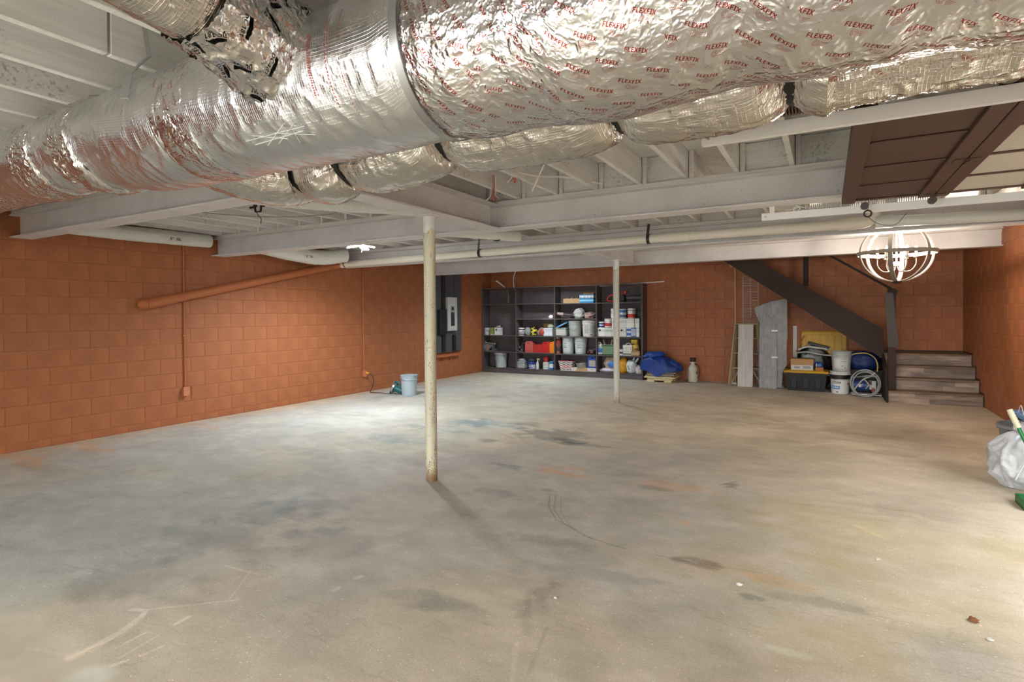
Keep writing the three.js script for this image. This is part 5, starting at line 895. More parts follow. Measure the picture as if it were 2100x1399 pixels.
// ---------------------------------------------------------------- bucket and circular saw by the left wall
pail([-6.678, 0, -8.02], 0.152, 0.375, 'pale blue grey bucket standing on the floor by the saw', { mat: M(0x9fb0b6, 0.45), lid: true, handleAt: 0.9, drop: 0.12 });
{
  const z0 = -7.98, t = thing('circular_saw', 'teal circular saw lying tilted on the concrete floor', 'saw', [-6.965, 0, z0], 0.25);
  const teal = M(0x0f5a5c, 0.45), steelM = M(0xb9bdbb, 0.3, 0.8);
  mesh('base_plate', [at(cbox(-0.004, 0.004, -0.02, 0.26, -0.08, 0.08, 0.002), -0.10, 0.025, 0, 0, 0, -0.45)], steelM, t);
  mesh('blade_guard', [at(new THREE.CylinderGeometry(0.095, 0.095, 0.035, 32), -0.03, 0.12, 0.0, 0, 0, 1.1), at(cbox(-0.09, 0.05, 0, 0.012, -0.06, 0.06, 0.004), -0.03, 0.004, 0.02, 0.2)], steelM, t);
  mesh('motor', [cyl([-0.01, 0.11, 0], [0.14, 0.058, 0.0], 0.058, 0.05, 24), cyl([0.12, 0.065, 0.0], [0.155, 0.053, 0.0], 0.05, 0.035, 24)], teal, t);
  mesh('grip', [tube([[-0.02, 0.19, 0], [0.02, 0.23, 0.0], [0.07, 0.21, 0.0], [0.09, 0.13, 0.0]], 0.019, 30, 12)], teal, t);
  mesh('trigger', [cbox(0.03, 0.05, 0.17, 0.20, -0.008, 0.008, 0.003)], black, t);
}

// ---------------------------------------------------------------- things along the back wall
{
  const c = onFloor(1360, 781), px = c.x, pz = -12.15;
  const cream = M(0xd9cda2, 0.6);
  const p = thing('plastic_pallet', 'cream plastic pallet on the floor under the blue tarp', 'pallet', [px, 0, pz]);
  mesh('deck', [cbox(-0.33, 0.33, 0.085, 0.115, -0.26, 0.26, 0.01)], cream, p); mesh('skirt', [cbox(-0.27, 0.27, 0.03, 0.085, -0.22, 0.22, 0.012)], cream, p);
  for (const x of [-0.19, 0.17]) for (const z of [-0.17, 0.17]) mesh('foot', [cbox(x - 0.08, x + 0.08, 0, 0.06, z - 0.07, z + 0.07, 0.01)], cream, p);
  const bs = [[-0.31, 0.27, 0.1155, 0.140, 0x8b8270], [-0.27, 0.31, 0.1405, 0.165, 0x9c9480], [-0.30, 0.28, 0.1655, 0.185, 0x6f6a60], [-0.24, 0.32, 0.1855, 0.21, 0x8f8873]];
  bs.forEach(([a, b, y0, y1, col], i) => single('scrap_board', ['lowest', 'second', 'third', 'topmost'][i] + ' weathered scrap board between the cream pallet and blue tarp', 'board', at(cbox(a, b, 0, y1 - y0, -0.2, 0.2, 0.004), 0, 0, 0, 0.05 * (i - 1.5)), M(col, 0.75), [px, y0, pz]));
  const t = thing('blue_tarp', 'bundled blue tarp draped over scrap boards and a cream pallet', 'tarp', [px - 0.02, 0.211, pz]);
  const blue = M(0x123a86, 0.5, 0, { side: THREE.DoubleSide }), NX = 44, NY = 26, pos = [], idx = [], uvs = [];
  // a closed draped heap: height field over an outline, tip hanging forward
  const outline = (u) => { const a = u * Math.PI * 2; return [0.40 * Math.cos(a) * (1 + 0.12 * Math.sin(2 * a + 1)) + 0.0, 0.26 * Math.sin(a)]; };
  for (let j = 0; j <= NY; j++) for (let i = 0; i <= NX; i++) {
    const u = i / NX, v = j / NY, [ox, oz] = outline(u), k = Math.sin(v * Math.PI / 2);
    let x = ox * k, z = oz * k; const base = Math.cos(v * Math.PI / 2);
    let y = 0.40 * Math.pow(base, 0.7) * (1 - 0.40 * (x + 0.3)) * (1 - 0.5 * sstep(0.15, 0.45, x));
    const f = Math.pow(ridge(n2((u < 1 ? u : 0) * 14, v * 2.2)), 2); y += 0.05 * (f - 0.4) * k; x *= 1 + 0.10 * (f - 0.5); z *= 1 + 0.20 * (f - 0.5);
    if (j === NY) { const fr = Math.max(0, Math.sin(u * Math.PI * 2)); const tip = Math.exp(-Math.pow((x - 0.0) / 0.13, 2)) * fr; y = 0.0 - 0.09 * tip + 0.04 * (1 - fr); z += 0.05 * tip; }
    pos.push(x - 0.02, Math.max(y, j === NY ? -0.10 : 0.0), z); uvs.push(u * 2, v);
  }
  for (let j = 0; j < NY; j++) for (let i = 0; i < NX; i++) { const q = j * (NX + 1) + i; idx.push(q, q + 1, q + NX + 1, q + 1, q + NX + 2, q + NX + 1); }
  const g = new THREE.BufferGeometry(); g.setAttribute('position', new THREE.Float32BufferAttribute(pos, 3)); g.setAttribute('uv', new THREE.Float32BufferAttribute(uvs, 2)); g.setIndex(idx); g.computeVertexNormals();
  dmesh('sheet', g, blue, t);
  mesh('folded_edge', [at(lump(0.46, 0.12, 0.22, 0.22, 2.6, 61, 36, 1.2), -0.13, 0.30, 0.06, 0.1, 0, 0.06)], M(0x174797, 0.45), t, 'folded over edge');
  mesh('tail', [at(lump(0.36, 0.12, 0.18, 0.3, 3, 63, 30, 1.2), 0.28, 0.10, 0.02, 0, 0, -0.5)], blue, t);
}
{
  const z = -12.22, x = onZ(1421, 770, z).x, t = thing('garden_sprayer', 'translucent white pump sprayer with a black pump top and hose', 'sprayer', [x, 0, z]);
  mesh('tank', [lathe([[0.001, 0.01], [0.07, 0.0], [0.095, 0.02], [0.105, 0.08], [0.10, 0.22], [0.09, 0.31], [0.06, 0.36], [0.035, 0.385], [0.035, 0.41], [0.055, 0.415], [0.055, 0.435], [0.001, 0.436]], 32)], M(0xbfbfae, 0.35), t);
  mesh('pump_top', [lathe([[0.001, 0.436], [0.052, 0.436], [0.058, 0.46], [0.062, 0.52], [0.056, 0.525], [0.001, 0.525]], 28)], M(0x2b2220, 0.5), t);
  mesh('hose', [tube([[0.04, 0.40, 0.02], [0.12, 0.36, 0.02], [0.145, 0.24, 0.02], [0.13, 0.14, 0.02], [0.10, 0.10, 0.03]], 0.008, 40, 8)], black, t);
  mesh('nozzle_clip', [cbox(0.08, 0.10, 0.18, 0.24, 0.03, 0.07, 0.004)], M(0x4a463f, 0.5), t);
}
{
  const x = onZ(1507.5, 700, -12.44).x, zb = backZ(x) + 0.03, t = thing('wall_conduit', 'cream painted conduit standing against the back wall with a brass fitting on top', 'conduit', [x, 0, zb]);
  mesh('tube', [cyl([0, 0.0, 0], [0, 2.46, 0], 0.017, 0.017, 14)], M(0xc99a72, 0.5), t);
  mesh('brass_fitting', [at(lathe([[0.001, 0], [0.055, 0.0], [0.06, 0.02], [0.04, 0.05], [0.001, 0.055]], 24), -0.055, 2.475, 0.02, 0, Math.PI / 2, 0), cyl([-0.05, 2.47, 0.0], [0, 2.44, 0], 0.014, 0.014, 10)], M(0xd8bf7a, 0.35, 0.5), t);
}
{
  const w = M(0xd8cfc8, 0.4), z0 = backZ(-1.35) + 0.03, xa = onZ(1524, 700, z0).x, xb = onZ(1555.5, 700, z0).x, t = thing('wire_shelf', 'white wire shelf panel standing on end against the orange wall', 'wire shelf', [0, 0, z0]);
  for (const x of [xa, (xa + xb) / 2, xb]) mesh('long_wire', [cyl([x, 0.01, 0], [x, 2.23, 0], 0.006, 0.006, 8)], w, t);
  for (let k = 0; k < 70; k++) mesh('cross_wire', [cyl([xa, 0.03 + k * 0.0318, 0.008], [xb, 0.03 + k * 0.0318, 0.008], 0.0028, 0.0028, 5)], w, t);
}
{
  const x = (onFloor(1509, 790).x + onFloor(1554, 790).x) / 2, z = -12.16, wood = M(0xa89878, 0.6), t = thing('step_ladder', 'paint splashed wooden step ladder folded against the wall', 'ladder', [x, 0, z]);
  const L = 0.305, U = 0.20, hgt = 1.23;
  for (const s of [-1, 1]) { mesh('side_rail', [bar([s * L, 0.0, 0.10], [s * U, hgt, -0.06], 0.03, 0.075, 0.004)], wood, t); mesh('rear_leg', [bar([s * (L - 0.04), 0.0, -0.13], [s * (U - 0.02), hgt - 0.02, -0.10], 0.028, 0.05, 0.004)], wood, t);
    mesh('brace', [bar([s * 0.28, 0.05, 0.09], [s * 0.12, 0.32, 0.05], 0.02, 0.03, 0.003)], wood, t); mesh('hinge_bracket', [cyl([s * (U + 0.015), hgt - 0.02, -0.07], [s * (U + 0.035), hgt - 0.02, -0.07], 0.03, 0.03, 14)], M(0x8a857c, 0.4, 0.6), t); }
  for (const y of [0.34, 0.64, 0.94]) { const k = y / hgt, hw = L + (U - L) * k - 0.017; mesh('step', [cbox(-hw, hw, y, y + 0.022, 0.10 - 0.16 * k - 0.045, 0.10 - 0.16 * k + 0.045, 0.003)], wood, t); }
  mesh('top_cap', [cbox(-U - 0.03, U + 0.03, hgt, hgt + 0.025, -0.16, 0.02, 0.004)], wood, t);
  const bt = dataTex(256, 1024, (u, v, c) => { const a = tn2(u * 32, v * 6, 32), b = tfbm(u, v, 5, 4), k = 0.74 + 0.10 * (a - 0.5) + 0.08 * (b - 0.5); c[0] = k; c[1] = k * 0.995; c[2] = k * 0.97; }, true);
  const bd = cbox(-0.14, 0.14, 0, 1.24, 0, 0.014, 0.002); const uv = bd.attributes.uv, pp = bd.attributes.position; for (let i = 0; i < uv.count; i++) uv.setXY(i, pp.getX(i) / 0.28 + 0.5, pp.getY(i) / 1.24);
  single('laminate_plank', 'pale grey wood grain plank leaning on the step ladder', 'plank', at(bd, 0, 0, 0, 0.0, -0.13, 0), new THREE.MeshStandardMaterial({ map: bt, roughness: 0.5 }), [(onFloor(1516, 792).x + onFloor(1543, 792).x) / 2, 0, -11.93]);
  single('paint_roller', 'small white paint roller lying at the foot of the ladder', 'roller', [cyl([0, 0.02, 0], [0.12, 0.02, 0.02], 0.02, 0.02, 14), tube([[0.12, 0.02, 0.02], [0.16, 0.03, 0.03], [0.2, 0.02, 0.0]], 0.004, 16, 6)], M(0xd9d5cb, 0.7), [onFloor(1498, 788).x, 0, onFloor(1498, 788).z]);
}
{ // foam sheets leaning on the wall
  const foamT = dataTex(256, 256, (u, v, c) => { const a = tfbm(u, v, 10, 4), b = tn2(u * 64, v * 8, 64), k = 0.60 + 0.12 * (a - 0.5) + 0.07 * (b - 0.5); c[0] = k; c[1] = k * 1.005; c[2] = k * 1.02; }, true);
  const foam = new THREE.MeshStandardMaterial({ map: foamT, roughness: 0.6 }), foamL = foam;
  const z1 = -11.97, P = (px, py, z) => { const p = onZ(px, py, z); return [p.x, Math.max(0, p.y)]; };
  const curl = (g, x0, f) => { const p = g.attributes.position; for (let i = 0; i < p.count; i++) { const x = p.getX(i), y = p.getY(i); p.setZ(i, p.getZ(i) + f(x, y)); } g.computeVertexNormals(); return g; };
  const outA = [[1559, 795], [1557, 662], [1549, 644], [1546, 632], [1552, 629], [1580, 618], [1614, 612], [1615, 690], [1613, 720], [1614, 748], [1606, 760], [1603, 794]].map(([a, b]) => P(a, b, z1));
  const dense = (o) => { const r = []; o.forEach((p, i) => { const q = o[(i + 1) % o.length]; for (let k = 0; k < 6; k++) r.push([p[0] + (q[0] - p[0]) * k / 6, p[1] + (q[1] - p[1]) * k / 6]); }); return r; };
  const t = thing('foam_sheet', 'tall grey foam wrap sheet standing against the wall', 'foam sheet');
  mesh('sheet', [uvBox(curl(extrude(dense(outA), 0.012).translate(0, 0, z1), 0, (x, y) => 0.03 * Math.sin(x * 7 + 1) - 0.05 * y * 0.6 + 0.02 * (n2(x * 5, y * 4) - 0.5)))], foam, t);
  const z2 = -11.86, outB = [[1557, 795], [1557, 655], [1558, 642], [1566, 641], [1585, 658], [1590, 668], [1592, 690], [1593, 760], [1592, 799], [1575, 799]].map(([a, b]) => P(a, b, z2));
  const u = thing('foam_sheet', 'paler foam sheet with a rounded corner taped in front of the tall grey one', 'foam sheet');
  mesh('sheet', [uvBox(curl(extrude(dense(outB), 0.02).translate(0, 0, z2), 0, (x, y) => -0.09 * y + 0.01 * Math.sin(x * 9)))], foamL, u);
  for (const py of [678.5, 733]) { const p = onZ(1589, py, z2 + 0.03 - 0.09 * 0.6); mesh('tape_strip', [cbox(p.x - 0.06, p.x + 0.05, p.y - 0.012, p.y + 0.012, p.z, p.z + 0.003, 0.0005)], M(0xe8e8e6, 0.25), u); }
  const v = thing('foam_scrap', 'torn grey foam flap lying folded at the foot of the sheets', 'foam sheet'), q = onFloor(1590, 795); v.position.set(q.x, 0, q.z);
  mesh('flap', [extrude([[-0.10, 0], [0.16, 0], [0.10, 0.10], [0.02, 0.17], [-0.05, 0.36], [-0.10, 0.16]], 0.012).rotateX(-0.25)], foamL, v);
  const s0 = onZ(1629.5, 737, -12.3), s1 = onZ(1629.5, 671, -12.3), st = thing('drip_strip', 'perforated white plastic strip standing on end behind the cardboard box', 'strip', [s0.x, 0, backZ(s0.x) + 0.03]);
  mesh('strip', [cbox(-0.033, 0.033, 0.0, s1.y + 0.02, 0, 0.006, 0.001)], M(0xd8d8d6, 0.4), st);
  for (let k = 0; k < 60; k++) mesh('slot', [cbox(-0.024, 0.024, 0.04 + k * 0.019, 0.047 + k * 0.019, 0.0055, 0.0068, 0.0003)], M(0x8d8d8c, 0.6), st);
}
const yellowPl = M(0xc79a14, 0.5), toteBlack = M(0x0d0e0f, 0.55);
{
  const z = -11.95, x = (onFloor(1610, 801).x + onFloor(1696, 803).x) / 2, W = 0.34, t = thing('storage_tote', 'black plastic tote with a yellow rim on the floor below the stairs', 'tote', [x, 0, z]);
  const g = new THREE.BoxGeometry(W * 2, 0.34, 0.46); g.translate(0, 0.17, 0); { const p = g.attributes.position; for (let i = 0; i < p.count; i++) if (p.getY(i) < 0.1) { p.setX(i, p.getX(i) * 0.90); p.setZ(i, p.getZ(i) * 0.88); } g.computeVertexNormals(); }
  mesh('tub', [g, ...[-0.2, 0.0, 0.2].map((q) => cbox(q - 0.05, q + 0.05, 0.05, 0.30, 0.205, 0.222, 0.008))], toteBlack, t);
  mesh('lid', [cbox(-W - 0.035, W + 0.035, 0.335, 0.375, -0.26, 0.26, 0.012), cbox(-W + 0.03, W - 0.03, 0.37, 0.385, -0.2, 0.2, 0.008)], yellowPl, t);
  for (const s of [-1, 1]) mesh('latch', [cbox(s * W - 0.05, s * W + 0.05, 0.30, 0.342, 0.225, 0.245, 0.006)], toteBlack, t);
  const yT = 0.3855, k = thing('cardboard_box', 'open cardboard box with a white printed base on the yellow tote lid', 'box', [x - 0.08, yT, z + 0.03]);
  mesh('carton', [cbox(-0.17, 0.20, 0, 0.10, -0.14, 0.14, 0.004)], M(0xc9c6bf, 0.7), k); mesh('sleeve', [cbox(-0.175, 0.205, 0.095, 0.21, -0.145, 0.145, 0.004)], cardboard, k);
  mesh('flap', [at(cbox(-0.13, 0, 0, 0.006, -0.14, 0.14, 0.001), -0.175, 0.20, 0, 0, 0, 0.95)], M(0xa3825a, 0.8), k);
  mesh('print', [cbox(-0.11, -0.02, 0.03, 0.07, 0.1402, 0.141, 0.0002), cbox(0.03, 0.16, 0.03, 0.075, 0.1402, 0.141, 0.0002)], M(0x8c8f99, 0.6), k);
  single('kraft_box', 'small brown box beside the open cardboard box', 'box', cbox(-0.065, 0.065, 0, 0.06, -0.07, 0.07, 0.003), M(0xa8743f, 0.8), [x + 0.22, yT, z + 0.10]);
  const sh = thing('work_shoe', 'bright blue packaged roll behind the small brown box', 'package', [x + 0.21, yT, z - 0.06]); sh.name = numbered('blue_package'); mesh('roll', [lump(0.16, 0.145, 0.12, 0.18, 3, 71, 26)], M(0x1d4f9c, 0.4), sh); mesh('white_band', [cbox(-0.05, -0.03, 0.04, 0.12, 0.04, 0.062, 0.004)], white, sh);
  // black bag heap between tote and wall
  const hz = backZ(x) + 0.255, h = thing('trash_heap', 'black plastic bag heaped with rods and white tubing behind the tote', 'bag', [x + 0.12, 0, hz - 0.10]);
  mesh('sack', [lump(0.60, 0.82, 0.12, 0.14, 2.4, 73, 44, 1.2)], blackGloss, h);
  mesh('white_tubing', [at(tube([[-0.26, 0.74, 0.05], [-0.12, 0.80, 0.09], [0.08, 0.78, 0.10], [0.28, 0.76, 0.08]], 0.022, 40, 10), 0, 0, 0), tube([[-0.28, 0.68, 0.08], [-0.1, 0.70, 0.12], [0.1, 0.66, 0.12], [0.3, 0.64, 0.1]], 0.014, 40, 8)], M(0xb9b9b6, 0.4), h);
  mesh('dark_board', [bar([-0.10, 0.88, 0.04], [0.26, 0.78, 0.06], 0.10, 0.05, 0.006)], M(0x1e1e20, 0.5), h); mesh('stick', [bar([-0.30, 0.70, 0.06], [-0.16, 1.02, 0.0], 0.03, 0.012, 0.002)], M(0xb08b54, 0.7), h);
  // yellow lid leaning on the wall
  const a = onZ(1643, 700, -12.4), b = onZ(1737, 700, -12.4), w = (b.x - a.x) / 2, ly = thing('yellow_lid', 'yellow ribbed tote lid standing upright against the back wall', 'lid', [(a.x + b.x) / 2, 0.80, backZ(0) + 0.045]);
  const plate = new RoundedBoxGeometry(w * 2, 0.50, 0.03, 3, 0.02); plate.translate(0, 0.05, 0); mesh('plate', [plate], yellowPl, ly);
  for (let i = -2; i <= 2; i++) mesh('rib', [cbox(i * 0.125 - 0.052, i * 0.125 + 0.052, -0.12, 0.23, 0.014, 0.024, 0.005)], yellowPl, ly);
  mesh('edge_rib', [cbox(-w + 0.02, w - 0.02, 0.265, 0.28, 0.014, 0.026, 0.004)], yellowPl, ly);
  const st = thing('lidded_crate', 'dark storage crate standing behind the black bag', 'crate', [(a.x + b.x) / 2, 0, backZ(0) + 0.05]); mesh('crate', [cbox(-w * 0.9, w * 0.98, 0, 0.60, -0.035, 0.03, 0.008)], toteBlack, st);
}
{ // stacked pails, tarp roll and paint pump
  const z = -11.72, xb = (onFloor(1701, 809).x + onFloor(1740, 809).x) / 2 + 0.02;
  pail([xb, 0, z], 0.158, 0.40, 'white printed bucket with a black collar and grey lid on the floor', { mat: M(0xd3d4d2, 0.45), lid: true, collar: true, labelArc: 2.8, labelAt: 0.1, ly: [0.04, 0.64], drop: 0.25, label: canvasTex(512, 256, (g, w, h) => { g.fillStyle = '#d9dbda'; g.fillRect(0, 0, w, h); g.fillStyle = '#2b2b2e'; g.font = 'italic bold 64px sans-serif'; g.fillText('FORM', 70, 78); g.fillStyle = '#3f7fb4'; g.fillRect(40, 120, 190, 62); g.fillStyle = '#b9d2e6'; g.fillRect(60, 140, 60, 24); g.fillRect(130, 134, 30, 30); g.fillRect(170, 140, 40, 24); g.fillStyle = '#a35a55'; g.fillRect(400, 60, 50, 40); g.fillStyle = '#222'; g.fillRect(150, 225, 50, 18); }) });
  pail([xb + 0.02, 0.4035, z + 0.01], 0.160, 0.36, 'grey bucket with a pale label stacked on the white printed bucket', { mat: M(0xa6adab, 0.5), lid: true, handle: false, labelArc: 1.7, labelAt: -0.1, ly: [0.14, 0.66], label: printLabel('#c4c9c5', [[0.06, 0.1, 0.4, 0.75, '#cfd3cf'], [0.52, 0.06, 0.36, 0.06, '#8d9694'], [0.52, 0.28, 0.36, 0.05, '#7d8684'], [0.56, 0.68, 0.1, 0.12, '#8d9694'], [0.74, 0.86, 0.1, 0.08, '#6d7674']]) });
  const tx = onZ(1765, 750, -11.95).x, t = thing('tarp_roll', 'dark blue tarp bundle with a yellow hose over it beneath the stairs', 'tarp', [tx + 0.05, 0.42, -12.06]);
  mesh('bundle', [lump(0.54, 0.34, 0.30, 0.10, 2.2, 83, 40, 0.9)], M(0x0c2a63, 0.55), t);
  mesh('yellow_hose', [tube([[-0.28, 0.20, 0.15], [-0.16, 0.28, 0.18], [0.04, 0.30, 0.20], [0.16, 0.22, 0.22], [0.20, 0.08, 0.24], [0.19, -0.02, 0.24]], 0.012, 60, 8)], M(0xc9b268, 0.5), t);
  single('support_crate', 'dark crate under the blue tarp bundle', 'crate', cbox(-0.30, 0.30, 0, 0.42, -0.16, 0.14, 0.01), toteBlack, [tx + 0.05, 0, -12.12]);
  const pz = -11.62, cx = onZ(1778, 790, pz).x, p = thing('paint_pump', 'blue and silver airless paint pump on a low steel frame', 'pump', [cx, 0, pz]);
  mesh('frame', [cyl([-0.24, 0.025, 0.12], [0.20, 0.02, 0.14], 0.014, 0.014, 10), cyl([-0.24, 0.025, -0.08], [0.20, 0.02, -0.08], 0.014, 0.014, 10), cyl([-0.2, 0.02, -0.09], [-0.2, 0.30, -0.09], 0.012, 0.012, 10), cyl([-0.2, 0.30, -0.09], [0.18, 0.33, -0.09], 0.012, 0.012, 10)], galv, p);
  mesh('motor', [cyl([-0.20, 0.17, 0.0], [0.02, 0.17, 0.02], 0.095, 0.095, 26)], M(0x1d417e, 0.45), p); mesh('motor_badge', [cbox(-0.13, -0.05, 0.15, 0.20, 0.098, 0.104, 0.002)], white, p);
  mesh('gearbox', [cbox(0.02, 0.14, 0.10, 0.27, -0.06, 0.07, 0.012)], M(0x8f9193, 0.35, 0.7), p); mesh('piston', [cyl([0.09, 0.0, 0.05], [0.09, 0.14, 0.05], 0.022, 0.03, 14), cyl([0.05, 0.20, 0.07], [0.05, 0.25, 0.085], 0.016, 0.016, 10)], M(0x9a4a3c, 0.45), p);
  mesh('handle', [cyl([-0.2, 0.30, -0.09], [0.12, 0.36, -0.02], 0.012, 0.012, 10)], galv, p);
  const hx = onZ(1772, 788, -11.46).x, ho = thing('spray_hose', 'coiled grey hose propped in front of the paint pump', 'hose', [hx, 0, -11.44]);
  [[0.205, 0.215, 0.0, 0.0], [0.19, 0.205, 0.02, 0.035], [0.215, 0.225, 0.015, 0.06]].forEach(([rx, ry, dx, dz], i) => { const pts = []; for (let k = 0; k < 26; k++) { const a = k / 26 * Math.PI * 2; pts.push([dx + Math.cos(a) * rx, 0.012 + ry + Math.sin(a) * ry, dz + 0.02 * Math.sin(a * 2 + i) - 0.05 * Math.sin(a)]); } mesh('coil', [tube(pts, 0.011, 80, 8, true)], M(0x9aa0a2, 0.4), ho); });
  mesh('loose_end', [tube([[-0.16, 0.1, 0.07], [-0.02, 0.30, 0.09], [0.1, 0.36, 0.05], [0.16, 0.42, 0.03]], 0.011, 40, 8), tube([[0.02, 0.14, 0.06], [0.06, 0.22, 0.09], [0.0, 0.30, 0.08]], 0.009, 30, 8)], M(0xb3b4ae, 0.4), ho);
}

// ---------------------------------------------------------------- staircase: four steps to a landing, then a flight up behind the stringer
{
  const planks = (list) => list.map((c, i) => {
    const col = hex(c); col.convertLinearToSRGB(); const t = dataTex(256, 64, (u, v, o) => { const a = tn2(u * 6, v * 32, 32), b = tfbm(u, v, 4 + i, 3), k = 0.9 + 0.22 * (a - 0.5) + 0.35 * (b - 0.5); o[0] = col.r * k; o[1] = col.g * k; o[2] = col.b * k; }, true, [1.0, 4]);
    return new THREE.MeshStandardMaterial({ map: t, roughness: 0.5 });
  });
  const pl = planks([0xa08a7a, 0x918076, 0xab9786, 0x897669, 0xb29d8c, 0x998474]), tread = planks([0x80684f, 0x775f48, 0x876f56]).concat(planks([0x80684f, 0x775f48, 0x876f56]));   // grey brown risers, browner treads
  const s = thing('stair_steps', 'four wood look steps leading up to a corner landing', 'stairs');
  const xa = 0.87, xb = XR - 0.012, rise = 0.187, run = 0.262, z0 = -10.90;
  for (let i = 0; i < 4; i++) {
    const zf = z0 - i * run, ya = i * rise, yb = (i + 1) * rise, zb = i === 3 ? backZ(2.0) - 0.0 + 0.02 : zf - run;
    mesh('carcass', [cbox(xa, xb, 0, yb - 0.028, Math.max(zb, backZ(xa) + 0.02), zf - 0.016, 0.001)], M(0x3a2e28, 0.7), s);
    const cuts = [[0.0, 0.45, 1.0], [0.0, 0.62, 1.0], [0.0, 0.30, 1.0], [0.0, 0.75, 1.0]];
    for (const [row, off] of [[0, i], [1, i + 2]]) { const c = cuts[off % 4], h = (yb - ya - 0.03) / 2; for (let k = 0; k < 2; k++) mesh('riser_plank', [cbox(xa + (xb - xa) * c[k] + 0.0006, xa + (xb - xa) * c[k + 1] - 0.0006, ya + 0.0005 + row * h, ya + (row + 1) * h - 0.0005, zf - 0.014, zf, 0.0008)], pl[(i * 5 + row * 2 + k * 3) % 6], s); }
    const depth = zf + 0.022 - (i === 3 ? ZB + 0.004 : zb), n = i === 3 ? 6 : 3;
    for (let k = 0; k < n; k++) mesh('tread_plank', [cbox(xa, xb, yb - 0.028, yb, zf + 0.022 - depth * (k + 1) / n + 0.0005, zf + 0.022 - depth * k / n - 0.0005, 0.0015)], tread[(i * 2 + k) % 6], s);
  }
  const edge = M(0x2e1c16, 0.55);
  for (let i = 0; i < 4; i++) { const zf = z0 - i * run; mesh('wall_skirt', [cbox(xb, XR - 0.0005, i * rise, (i + 1) * rise + 0.02, Math.max(ZB + 0.005, zf - (i === 3 ? 1.2 : run)), zf + 0.028, 0.001)], edge, s); }
  mesh('wall_skirt', [cbox(xa, xb, 4 * rise, 4 * rise + 0.022, ZB + 0.003, ZB + 0.05, 0.001)], edge, s);
  const stain = M(0x382b26, 0.8), stainD = M(0x211714, 0.8), zS = -11.60;
  const P = (px, py, z = zS) => { const p = onZ(px, py, z); return [p.x, p.y]; };
  const f = thing('stair_flight', 'dark stained stair stringer climbing along the back wall', 'stairs');
  const lowR = P(1812, 737), upR = P(1812, 675), upL0 = P(1605, 545), lowL0 = P(1536, 549);
  const k1 = (upR[1] - upL0[1]) / (upR[0] - upL0[0]), k2 = (lowR[1] - lowL0[1]) / (lowR[0] - lowL0[0]), xe = -1.95;
  mesh('stringer', [extrude([[lowR[0], lowR[1]], [upR[0], upR[1]], [xe + 0.55, upR[1] + k1 * (xe + 0.55 - upR[0])], [xe, lowR[1] + k2 * (xe - lowR[0])]].map(([x, y]) => [x, Math.min(y, 2.62)]), 0.04).translate(0, 0, zS - 0.04)], stain, f);
  for (let i = 0; i < 9; i++) { const x = lowR[0] - 0.02 - i * 0.25, y = 0.78 + i * 0.19; if (y > 2.4) break; mesh('step', [cbox(x - 0.25, x + 0.02, y + 0.13, y + 0.16, backZ(x) + 0.04, zS - 0.041, 0.003), cbox(x - 0.02, x, y - 0.03, y + 0.13, backZ(x) + 0.04, zS - 0.041, 0.003)], stainD, f); }
  const j0 = P(1686, 645), j1 = P(1714, 621);
  const sk = thing('stair_skirt', 'dark board closing the open side of the four steps', 'board');
  mesh('board', [extrude([[10.80, 0], [10.80, 0.04], [11.05, 0.55], [zS * -1 - 0.003, 0.74], [zS * -1 - 0.003, 0]], 0.03).applyMatrix4(new THREE.Matrix4().makeRotationY(Math.PI / 2)).translate(0.835, 0, 0)], stainD, sk);
  // newel with its slanted guard board
  const nz = -11.06, na = onZ(1821, 760, nz).x, nb = onZ(1837, 760, nz).x, n = thing('newel_post', 'dark stained newel post standing on the first step', 'post', [(na + nb) / 2, 0, nz]);
  const ntop = onZ(1822, 592, nz).y;
  mesh('post', [cbox(-(nb - na) / 2, (nb - na) / 2, rise + 0.0005, ntop, -0.06, 0.03, 0.004)], stain, n);
  const bz = nz + 0.055, b0 = onZ(1814.5, 600, bz), b1 = onZ(1831.5, 600, bz), b2 = onZ(1843, 713, bz), b3 = onZ(1821, 713, bz);
  const gb = thing('guard_board', 'slanted dark board nailed to the face of the newel post', 'board');
  mesh('board', [extrude([[b0.x, b0.y], [b1.x, b1.y], [b2.x, b2.y], [b3.x, b3.y]].reverse(), 0.02).translate(0, 0, bz - 0.02)], M(0x362925, 0.5), gb);
  const hr = thing('handrail', 'thin dark handrail slanting up to the ceiling from the newel post', 'handrail');
  const h0 = onZ(1834, 596, nz - 0.02), h1 = onZ(1700, 523, -11.25), h2 = h0.clone().add(h1.clone().sub(h0).multiplyScalar(1.12));
  mesh('rail', [bar(h0, h2, 0.09, 0.035, 0.004)], stainD, hr); mesh('rail_block', [at(cbox(-0.07, 0.06, -0.03, 0.05, -0.05, 0.05, 0.004), h0.x - 0.02, h0.y - 0.03, h0.z, 0, 0, -0.3)], stain, hr);
  const bl = thing('stair_baluster', 'single dark upright rising from the stringer to the ceiling', 'baluster'), q0 = onZ(1652.5, 578, zS - 0.02);
  mesh('upright', [cbox(q0.x - 0.045, q0.x + 0.045, q0.y - 0.08, JOIST - 0.001, zS - 0.075, zS - 0.041, 0.003)], stainD, bl);
}

